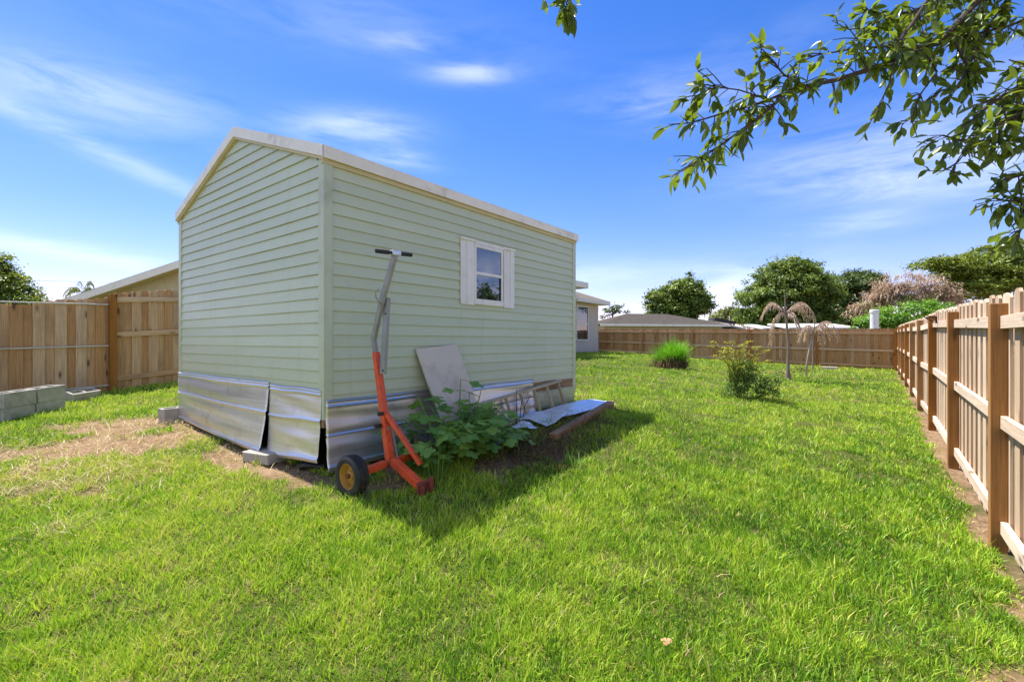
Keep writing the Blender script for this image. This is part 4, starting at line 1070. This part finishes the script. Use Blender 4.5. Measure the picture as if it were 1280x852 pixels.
# shrub with yellow feathery top
sb_ = at(935, 499); shr = thing('garden_shrub', sb_, 'dark green shrub with a feathery yellow green top on the lawn', 'shrub')
k = sb_.y / F
P, Nn, T = crown_points([((sb_.x + 8 * k, sb_.y + .2, sb_.z + .28), (.42, .36, .28)), ((sb_.x + 2 * k, sb_.y + .2, sb_.z + .50), (.28, .28, .28)), ((sb_.x + 30 * k, sb_.y + .15, sb_.z + .22), (.28, .26, .2)), ((sb_.x - 16 * k, sb_.y + .1, sb_.z + .14), (.24, .24, .14))], 170, 24, .10, .8, .35, -.8)
leaf_cloud('foliage', M['shrub'], P, Nn, .038 * rng.uniform(.7, 1.5, len(P)), T, shr)
m = MB(); ms = MB(); rnd = random.Random(14); zc = sb_ + Vector((-8 * k, .2, 0))
for j in range(38):
    a = rnd.uniform(0, 6.28); b = zc + Vector((rnd.uniform(-.12, .2), rnd.uniform(-.1, .1), .3)); o = Vector((math.cos(a), math.sin(a), 0)); h = rnd.uniform(.30, .84); sp = rnd.uniform(.12, .66)
    pts = [b, b + o * sp * .35 + UP * h * .6, b + o * sp * .75 + UP * h * .95, b + o * sp + UP * h * .98]
    ms.tube(pts, [.007, .005, .004, .002], 5)
    for q in range(26):
        f = .45 + .55 * q / 26; i = min(2, int(f * 3)); p = pts[i].lerp(pts[i + 1], f * 3 - i); a2 = rnd.uniform(0, 6.28)
        d = (o * .6 + Vector((math.cos(a2), math.sin(a2), rnd.uniform(-.3, .35)))).normalized() * rnd.uniform(.05, .13)
        m.ribbon([p, p + d * .5 + UP * .006, p + d], [.012, .020, .004], d.cross(UP).normalized(), rnd.random())
m.build('feathery_top', M['fern'], shr); ms.build('stem', M['fern'], shr)

# ------------------------------------------------------------------ overhanging branch, tree stands beyond the right fence beside the camera
oak = thing('overhanging_tree', (4.2, .9, 0), 'leafy tree branches hanging into the top right of the view', 'tree')
br = MB(); LP, LT = [], []; rnd = random.Random(42)
lv = MB()
def leaf(p, d, up, L, w, tone):
    d = d.normalized(); s_ = d.cross(up)
    if s_.length < .05: s_ = d.orthogonal()
    s_.normalize(); up = s_.cross(d); c = rnd.uniform(-.15, .45)
    P_ = [(0, 0), (.18, .62), (.42, 1), (.70, .82), (.90, .38), (1, 0)]
    vs = []
    for f, ww in P_:
        mid = p + d * L * f - up * c * L * f * f; vs += [mid + s_ * w * ww / 2 + up * w * .18 * ww, mid, mid - s_ * w * ww / 2 + up * w * .18 * ww]
    fs = []
    for i in range(5): fs += [(3 * i, 3 * i + 3, 3 * i + 4, 3 * i + 1), (3 * i + 1, 3 * i + 4, 3 * i + 5, 3 * i + 2)]
    lv.add(vs, fs, tone)
def branch(pts, Y0, Y1, r0, r1, dens=1., tw=1., lsize=1.):
    """pts: pixels in the photo; Y from Y0 (first) to Y1 (last); leaves along it"""
    n = len(pts); P_ = [ray(px, py, Y0 + (Y1 - Y0) * i / max(1, n - 1) + (.02 * math.sin(i * 2.1))) for i, (px, py) in enumerate(pts)]
    br.tube(P_, [r0 + (r1 - r0) * i / max(1, n - 1) for i in range(n)], 7, cap=True)
    for i in range(n - 1):
        seg = P_[i + 1] - P_[i]; L = seg.length; k = max(1, int(L / .0135 * dens + rnd.random()))
        for q in range(k):
            p = P_[i].lerp(P_[i + 1], rnd.random()); a = rnd.uniform(0, 6.28)
            d = (seg.normalized() * .7 + Vector((rnd.gauss(0, .6), rnd.gauss(0, .6), rnd.gauss(-.25, .55)))).normalized(); tl = rnd.uniform(.02, .10) * tw
            e = p + d * tl; br.tube([p, p.lerp(e, .5) + Vector((0, 0, .004)), e], [.0022, .0018, .0012], 4, cap=False)
            for j in range(rnd.randint(2, 4)):
                f = 1 if j == 0 else rnd.uniform(.3, 1); dd = (d * .8 + Vector((rnd.gauss(0, .55), rnd.gauss(0, .55), rnd.gauss(-.3, .5)))).normalized()
                Ln = rnd.uniform(.034, .070) * lsize
                leaf(p.lerp(e, f), dd, Vector((rnd.gauss(0, .6), rnd.gauss(-.3, .6), 1)), Ln, Ln * rnd.uniform(.33, .44), min(1, max(0, rnd.gauss(.42, .27))))
z8 = lambda L: [(800 + x * .375, y * .375) for x, y in L]
branch(z8([(1250, -160), (1130, 0), (1020, 120), (950, 155), (860, 200), (740, 240), (660, 265)]), 2.0, 1.75, .013, .008, .9)
branch(z8([(660, 265), (500, 300), (400, 390), (330, 440), (215, 520), (140, 570)]), 1.75, 1.65, .008, .002, .85)
branch(z8([(950, 155), (830, 155), (700, 165), (560, 190)]), 1.82, 1.75, .006, .002, .8)
branch(z8([(520, 298), (380, 350), (270, 380), (170, 410), (95, 415)]), 1.75, 1.7, .005, .0015, .45)
branch(z8([(560, 290), (480, 250), (430, 190), (400, 175)]), 1.74, 1.7, .004, .0015, 1.1)
branch(z8([(420, 330), (330, 300), (250, 290), (190, 320)]), 1.72, 1.7, .003, .0015, 1.)
branch(z8([(1000, -120), (960, 0), (900, 90), (870, 130), (830, 160)]), 1.9, 1.8, .008, .003, .8)
branch(z8([(1100, -60), (1000, 20), (900, 40), (790, 60), (740, 30)]), 2.1, 1.9, .007, .002, 1.5)
branch(z8([(1200, -60), (1120, 60), (1060, 130), (960, 160), (880, 190)]), 2.1, 1.9, .007, .002, 1.2)
branch(z8([(950, 170), (990, 240), (930, 320), (905, 395), (870, 415)]), 1.8, 1.75, .004, .0015, .45)
branch(z8([(905, 400), (925, 460)]), 1.75, 1.75, .002, .0012, .1)
branch(z8([(850, 200), (830, 280), (800, 345), (783, 410)]), 1.78, 1.75, .003, .0012, .3)
branch(z8([(745, 160), (700, 100), (640, 70)]), 1.8, 1.8, .0025, .001, .5)
branch(z8([(1050, 140), (1090, 220), (1060, 290), (1010, 300), (960, 330)]), 1.9, 1.8, .005, .002, .8)
branch(z8([(1250, -40), (1180, 60), (1120, 160), (1090, 240), (1100, 300)]), 2.0, 1.85, .006, .002, .95)
branch(z8([(1420, 60), (1300, 60), (1220, 90), (1130, 110), (1060, 150)]), 2.1, 1.95, .008, .002, .8)
branch(z8([(1450, 200), (1330, 255), (1230, 310), (1160, 350), (1100, 410)]), 1.8, 1.7, .009, .003, 1.4)
branch(z8([(1450, 420), (1320, 460), (1220, 470), (1130, 470), (1060, 465), (1010, 450)]), 1.75, 1.65, .007, .0015, .8)
branch(z8([(1400, 330), (1300, 360), (1220, 400), (1150, 440)]), 1.7, 1.65, .005, .002, 1.5)
branch(z8([(1110, 475), (1060, 540), (1010, 570), (960, 570)]), 1.66, 1.66, .0025, .0012, .5)
branch(z8([(1450, 560), (1340, 600), (1290, 580), (1220, 600)]), 1.7, 1.65, .005, .002, 1.)
branch(z8([(1450, 700), (1330, 690), (1250, 670), (1190, 665)]), 1.7, 1.65, .005, .002, 1.2)
branch(z8([(1330, 690), (1290, 740), (1260, 775)]), 1.68, 1.66, .003, .0015, .9)
branch(z8([(1450, 250), (1340, 230), (1230, 200)]), 1.8, 1.75, .004, .002, .5)
branch([(960, -180), (850, -60), (740, -30), (700, -12), (678, 2)], 2.0, 1.75, .008, .0015, .35)
branch([(708, -14), (710, 4), (705, 14)], 1.75, 1.74, .002, .001, 1.0, .4, 1.15)
J = ray(1600, -260, 1.5); t0_ = Vector((4.2, .9, 0))
for pa, ya in (((1250 * .375 + 800, -60), 2.0), ((1000 * .375 + 800, -45), 1.9), ((1212, -22), 2.1), ((1250, -22), 2.1), ((1269, -15), 2.0), ((1332, 22), 2.1), ((1344, 75), 1.8), ((1344, 158), 1.75), ((1325, 124), 1.7), ((1344, 210), 1.7), ((1344, 262), 1.7), ((1344, 94), 1.8), ((960, -180), 2.0)):
    p = ray(*pa, ya); br.tube([J, J.lerp(p, .5) + UP * .1, p], [.03, .018, .009], 7)
m = MB(); m.tube([t0_ - UP * .2, t0_ + UP * .3, Vector((4.1, .9, 1.4)), Vector((3.6, 1.0, 2.3)), J], [.20, .15, .12, .08, .035], 12)
m.tube([Vector((4.1, .9, 1.4)), Vector((4.3, .8, 2.6)), Vector((4.2, .6, 4.0))], [.10, .07, .03], 10); m.build('trunk', M['bark'], oak, smooth=True)
br.build('branch', M['twig'], oak, smooth=True); lv.build('foliage', M['near'], oak, smooth=True)
P, Nn, T = crown_points([((4.5, .4, 4.4), (1.6, 1.6, 1.0)), ((5.3, 1.0, 3.6), (1.2, 1.2, .8))], 70, 40, .3)
leaf_cloud('crown', M['near'], P, Nn, np.full(len(P), .08), T, oak)

# ------------------------------------------------------------------ buildings beyond
def hip_roof(mb, c, ax, ay, lx, ly, ze, zr, th=.0, hip=None):
    """footprint lx by ly centred at c, ridge along ax"""
    hip = ly / 2 if hip is None else hip
    P_ = lambda x, y, z: Vector((c[0], c[1], 0)) + ax * x + ay * y + UP * z
    v = [P_(-lx / 2, -ly / 2, ze), P_(lx / 2, -ly / 2, ze), P_(lx / 2, ly / 2, ze), P_(-lx / 2, ly / 2, ze), P_(-lx / 2 + hip, 0, zr), P_(lx / 2 - hip, 0, zr)]
    mb.add(v, [(0, 1, 5, 4), (1, 2, 5), (2, 3, 4, 5), (3, 0, 4), (3, 2, 1, 0)], .5)
# own house, right of the shed
hn = N1; hz = .80
house = thing('house', (*(hc - D1 * 4 - N1 * 4).xy, hz), 'beige stucco house with hipped shingle roof showing right of the shed', 'house')
m = MB(); cc = hc - D1 * 4.5 - N1 * 4.5; m.box(cc + UP * (hz + 1.25), D1, N1, UP, 9, 9, 2.55); wl = m.build('wall', M['stucco'], house)
m = MB(); hip_roof(m, cc, D1, N1, 9.9, 9.9, hz + 2.72, hz + 4.6, hip=4.0); m.build('roof', M['shingle'], house)
m = MB()
for sg in (1, -1):
    m.box(cc + N1 * sg * 4.95 + UP * (hz + 2.63), D1, N1, UP, 9.9 + .02 * (sg < 0), .03, .19); m.box(cc + D1 * sg * 4.95 + UP * (hz + 2.63), D1, N1, UP, .03, 9.87, .19)
m.box(cc + UP * (hz + 2.545), D1, N1, UP, 9.85, 9.85, .012); m.build('fascia', M['fascia'], house)
pw = lambda a: hc - D1 * a
wdw = MB()
for a, b, z0_, z1_ in ((1.12, 2.3, hz + .70, hz + .76), (1.12, 2.3, hz + 2.34, hz + 2.40), (1.12, 2.3, hz + 1.50, hz + 1.56)):
    wdw.box(pw((a + b) / 2) + N1 * .02 + UP * (z0_ + z1_) / 2, D1, N1, UP, b - a, .05, z1_ - z0_)
for a in (1.14, 2.28): wdw.box(pw(a) + N1 * .02 + UP * (hz + 1.55), D1, N1, UP, .05, .046, 1.58)
wf = wdw.build('window', M['white'], house)
p = MB(); p.box(pw(1.71) + N1 * .008 + UP * (hz + 1.55), D1, N1, UP, 1.1, .012, 1.6); p.build('pane', M['glass'], wf)
# nearer wing whose eave end shows above
wcn = Vector((2.62, 20., 0))
m = MB(); c2 = wcn - D1 * 2.5 - N1 * 2.5; m.box(c2 + UP * (hz + 1.4), D1, N1, UP, 5, 5, 2.9); m.build('wall', M['stucco'], house)
m = MB(); m.box(c2 + UP * 3.83, D1, N1, UP, 5.9, 5.9, .24); m.build('fascia', M['fascia'], house)
m = MB(); hip_roof(m, c2, D1, N1, 5.84, 5.84, 3.955, 4.5, hip=2.9); m.build('roof', M['shingle'], house)
m = MB(); c3 = Vector((3.0, 21.6, 0)) - N1 * 1.3 - D1 * .6; m.box(c3 + UP * 3.50, D1, N1, UP, 1.6, 2.6, .2); m.build('lower_eave', M['fascia'], house)
# neighbour behind the back fence
X = Vector((1, 0, 0)); Yv = Vector((0, 1, 0))
nb_ = thing('neighbour_house', (13.0, 47, .6), 'low house with grey hipped shingle roof beyond the back fence', 'house')
m = MB(); hip_roof(m, (13.3, 46.5), Vector((.985, .17, 0)), Vector((-.17, .985, 0)), 12.6, 8, 2.95, 4.15, hip=4.2); m.build('roof', M['greyroof'], nb_)
m = MB(); m.box((13.3, 46.5, 1.7), (.985, .17, 0), (-.17, .985, 0), UP, 11.6, 7, 2.4); m.build('wall', M['creamwall'], nb_)
m = MB(); m.box((13.3 + .17 * 4.02, 46.5 - .985 * 4.02, 2.90), (.985, .17, 0), (-.17, .985, 0), UP, 12.6, .04, .2); m.build('fascia', M['fascia'], nb_)
# white metal roofs
def low_house(name, label, px0, px1, ytop, yeave, Y, slope_right):
    a, b = ray(px0, ytop, Y), ray(px1, yeave, Y)
    r = thing(name, ((a.x + b.x) / 2, Y + 2, .5), label, 'building')
    m = MB(); th = .16
    if slope_right:
        v = [Vector((a.x, Y, a.z)), Vector((b.x, Y, b.z)), Vector((b.x, Y + 7, b.z)), Vector((a.x, Y + 7, a.z))]
        m.hexa([q - UP * th for q in v] + v, .5)
        v2 = [Vector((2 * a.x - b.x, Y, b.z)), Vector((a.x, Y, a.z)), Vector((a.x, Y + 7, a.z)), Vector((2 * a.x - b.x, Y + 7, b.z))]
        m.hexa([q - UP * th for q in v2] + v2, .5)
    else:
        zt, ze = ray(0, ytop, Y).z, ray(0, yeave, Y).z
        v = [Vector((a.x, Y - .5, ze)), Vector((b.x, Y - .5, ze)), Vector((b.x, Y + 3, zt + .12)), Vector((a.x, Y + 3, zt + .12))]
        m.hexa([q - UP * th for q in v] + v, .5)
    m.build('roof', M['whiteroof'], r)
    m = MB(); zz = min(a.z, b.z) - .1; x0, x1 = (2 * a.x - b.x if slope_right else a.x) + .3, b.x - .3
    m.box(((x0 + x1) / 2, Y + 2, (zz + .2) / 2), X, Yv, UP, x1 - x0, 3.6, zz - .2); m.build('wall', M['stucco'], r); return r
low_house('low_building', 'white metal roofed building right of the grey shingle roof', 874, 932, 398.5, 409.5, 52, True)
low_house('low_building', 'long low white roof showing above the back fence under the oaks', 982, 1068, 404.5, 409, 42, False)
low_house('low_building', 'short strip of white roof left of the palms above the fence', 950, 964, 405.5, 409.5, 43, False)
# dark rooftop panel
m = MB(); c = ray(903, 402.5, 51.9); m.box(c + UP * .12, Vector((.985, 0, -.17)), Yv, UP, 2.4, 1.6, .25); o = m.build('roof_panel', M['dark']); tag(o, 'dark panel box sitting on the sloping white metal roof', 'roof panel')
# white vent pipe
m = MB(); p = ray(1093, 408, 22); zb_ = g(p.x, p.y); zt_ = ray(0, 387, 22).z
m.lathe((p.x, p.y, zb_), UP, [(.17, 0), (.17, zt_ - zb_ - .14), (.19, zt_ - zb_ - .14), (.19, zt_ - zb_ - .02), (.17, zt_ - zb_), (.001, zt_ - zb_ + .01)], 24)
o = m.build('vent_pipe', M['pvc'], smooth=True); tag(o, 'thick white vent pipe standing behind the corner of the back fence', 'pipe')
# left neighbour: gable end over the fence
nl = thing('neighbour_house', (-9., 17, .7), 'cream neighbour house with a sloping gable eave above the left fence', 'house')
Yg = 15.; xr = -8.6; zr_ = 1.48 + (426 - 367 + .334 * 202) * Yg / F
def gz(x): return ray(100, 367, Yg).z + (x - ray(100, 367, Yg).x) * .333
zr_ = gz(xr); half = 6.2
m = MB(); zl = gz(xr - half)
m.prism([Vector((xr - half + .5, Yg + .45, .4)), Vector((xr + half - .5, Yg + .45, .4)), Vector((xr + half - .5, Yg + .45, zl)), Vector((xr, Yg + .45, zr_ - .2)), Vector((xr - half + .5, Yg + .45, zl))], Yv * 9); m.build('wall', M['creamwall'], nl)
for sg in (-1, 1):
    m = MB(); e = Vector((xr + sg * half, Yg, zl)); r_ = Vector((xr, Yg, zr_))
    a = [e - UP * .22, r_ - UP * .22, r_, e]
    if sg > 0: a = a[::-1]
    m.prism(a, Yv * .04, .6); m.build('rake_fascia', M['fascia'], nl)
    m = MB(); a = [e - UP * .05, r_ - UP * .05, r_ + UP * .03, e + UP * .03]
    if sg > 0: a = a[::-1]
    m.prism([q + Yv * .041 for q in a], Yv * 10, .5); m.build('roof', M['shingle'], nl)
    m = MB(); a = [e - UP * .20, r_ - UP * .20, r_ - UP * .055, e - UP * .055]
    if sg > 0: a = a[::-1]
    m.prism([q + Yv * .042 for q in a], Yv * .46, .5); m.build('soffit', M['soffit'], nl)
# power lines
for zz, lab in ((351, 'upper thin power line crossing the sky at the far left'), (359, 'lower thin power line crossing the sky at the far left')):
    m = MB(); m.tube([ray(-400, zz - 9, 70), ray(-100, zz - 3, 70), ray(60, zz, 70), ray(230, zz + 5, 70), ray(420, zz + 14, 70)], .018, 5); o = m.build('power_line', M['wire']); tag(o, lab, 'power line', 'power lines')

# ------------------------------------------------------------------ sky, sun, camera
SUN_EL = R(63.0); sh_ = (-N1 * 1.0 + D1 * .06).normalized()
sdir = Vector((sh_.x * math.cos(SUN_EL), sh_.y * math.cos(SUN_EL), math.sin(SUN_EL)))
sun = bpy.data.lights.new('sun', 'SUN'); sun.energy = 4.8; sun.angle = R(.53); sun.color = (1, .955, .87)
so = bpy.data.objects.new('sun', sun); col.objects.link(so); so.rotation_euler = sdir.to_track_quat('Z', 'Y').to_euler(); so.location = sdir * 50
w = bpy.data.worlds.new('World'); scene.world = w; w.use_nodes = True; nt = w.node_tree; nt.nodes.clear()
class WT(NT):
    def __init__(s, t): s.t = t
T_ = WT(nt); wo = T_.n('ShaderNodeOutputWorld'); bg = T_.n('ShaderNodeBackground'); T_.l(bg.outputs[0], wo.inputs[0])
sky = T_.n('ShaderNodeTexSky', sky_type='NISHITA'); sky.sun_disc = False; sky.sun_elevation = SUN_EL; sky.sun_rotation = math.atan2(sh_.x, sh_.y)
sky.air_density = 1.0; sky.dust_density = .15; sky.ozone_density = 2.2
dirv = T_.n('ShaderNodeTexCoord').outputs['Generated']
def vdot(v):
    q = T_.n('ShaderNodeVectorMath', operation='DOT_PRODUCT'); T_.l(dirv, q.inputs[0]); q.inputs[1].default_value = v; return q.outputs['Value']
def patch(px, py, rx, ry, tilt, amp):
    """soft cloud patch centred on a sky direction, radii in radians"""
    c = Vector(((px - CX) / F, 1, -(py - CY) / F)).normalized(); e = c.cross(UP).normalized(); u = e.cross(c)
    ct, st = math.cos(tilt), math.sin(tilt); a = (e * ct + u * st) / rx; b = (u * ct - e * st) / ry
    A_, B_ = vdot(a), vdot(b); r2 = T_.math('ADD', T_.math('MULTIPLY', A_, A_), T_.math('MULTIPLY', B_, B_))
    front = T_.math('GREATER_THAN', vdot(c), 0.)
    gq = T_.math('MULTIPLY', T_.math('POWER', 2.718, T_.math('MULTIPLY', r2, -1.)), amp)
    return T_.math('MULTIPLY', gq, front)
k_ = 1 / F
PT = [(120, 118, 130, 30, .05, .40), (60, 105, 160, 70, 0, .12), (140, 195, 170, 13, -.33, .42), (440, 160, 85, 22, .1, .75), (495, 198, 55, 13, -.05, .65), (590, 92, 62, 13, .03, .72), (500, 52, 60, 12, .1, .35),
      (70, 312, 170, 13, -.10, .5), (860, 130, 120, 30, -.12, .5), (1120, 195, 180, 40, -.08, .55), (1180, 225, 140, 25, -.1, .5), (1090, 276, 60, 12, 0, .55), (1240, 120, 70, 60, 0, .3), (970, 345, 110, 45, 0, .3), (905, 370, 34, 20, .2, 1.3), (740, 345, 200, 28, 0, .35), (400, 20, 300, 40, .05, .18), (930, 60, 160, 30, 0, .12)]
acc = None
for px, py, rx, ry, ti, am in PT:
    v = patch(px, py, rx * k_ * .72, ry * k_ * .72, ti, am); acc = v if acc is None else T_.math('ADD', acc, v)
# broken, wind-drawn structure
sc1 = T_.mapping(dirv, (2.2, 2.2, 10.), rot=(0, R(-6), 0)); nz = T_.noise(sc1, 2.3, 7, .6, .5); nz2 = T_.noise(T_.mapping(dirv, (3, 3, 14.), rot=(0, R(5), 0)), 5., 5, .6)
str_ = T_.math('MULTIPLY', T_.math('ADD', T_.math('MULTIPLY_ADD', nz, 3.4, -1.2), T_.math('MULTIPLY_ADD', nz2, .9, -.35), clamp=True), 1.)
mask = T_.math('MULTIPLY', acc, str_)
# bright cumulus added behind-left of the camera, unseen, to fill the shaded shed walls
cum_fill = T_.noise(T_.mapping(dirv, (1.6, 1.6, 2.6)), 2.0, 8, .55); cum_fill = T_.math('MULTIPLY_ADD', cum_fill, 5., -1.75, clamp=True)
side = T_.math('MULTIPLY', T_.math('MULTIPLY_ADD', vdot((-.75, -.9, .10)), 2.2, .0, clamp=True), cum_fill)
skc = T_.mix(1., T_.hsv(sky.outputs[0], sat=1.36), (.97, .715, .93), 'MULTIPLY')
cl = T_.mix(T_.math('MULTIPLY', mask, .42, clamp=True), skc, (7.6, 7.7, 8.2))
cl0 = None
for cv, ra, rb_, am in (((1, .17, .125), .10, .040, .6), ((1, .27, .15), .06, .05, .5)):
    c = Vector(cv).normalized(); e = c.cross(UP).normalized(); u = e.cross(c); A_, B_ = vdot(e / ra), vdot(u / rb_)
    gq = T_.math('MULTIPLY', T_.math('MULTIPLY', T_.math('POWER', 2.718, T_.math('MULTIPLY', T_.math('ADD', T_.math('MULTIPLY', A_, A_), T_.math('MULTIPLY', B_, B_)), -1.)), am), T_.math('GREATER_THAN', vdot(c), 0.))
    cl0 = gq if cl0 is None else T_.math('ADD', cl0, gq)
cl0 = T_.math('MULTIPLY', cl0, T_.math('MULTIPLY_ADD', T_.noise(T_.mapping(dirv, (9, 9, 12)), 1.6, 6, .55), 4., -1.5, clamp=True), clamp=True)
cl = T_.mix(cl0, cl, (9, 8.8, 8.8))
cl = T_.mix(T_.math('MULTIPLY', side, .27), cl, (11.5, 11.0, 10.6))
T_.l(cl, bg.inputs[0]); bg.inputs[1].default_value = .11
cam = bpy.data.cameras.new('camera'); co = bpy.data.objects.new('camera', cam); col.objects.link(co)
co.location = (0, 0, CAMZ); co.rotation_euler = (R(90), 0, 0); cam.sensor_width = 36; cam.lens = 36 * F / 1280; cam.clip_end = 3000; cam.clip_start = .05
scene.camera = co
scene.view_settings.view_transform = 'Standard'; scene.view_settings.look = 'None'; scene.view_settings.exposure = 1.1; scene.view_settings.gamma = 1
scene.render.engine = 'CYCLES'
try:
    scene.cycles.use_denoising = True
except Exception: pass
for o in list(bpy.data.objects):
    if '_o' in o: del o['_o']
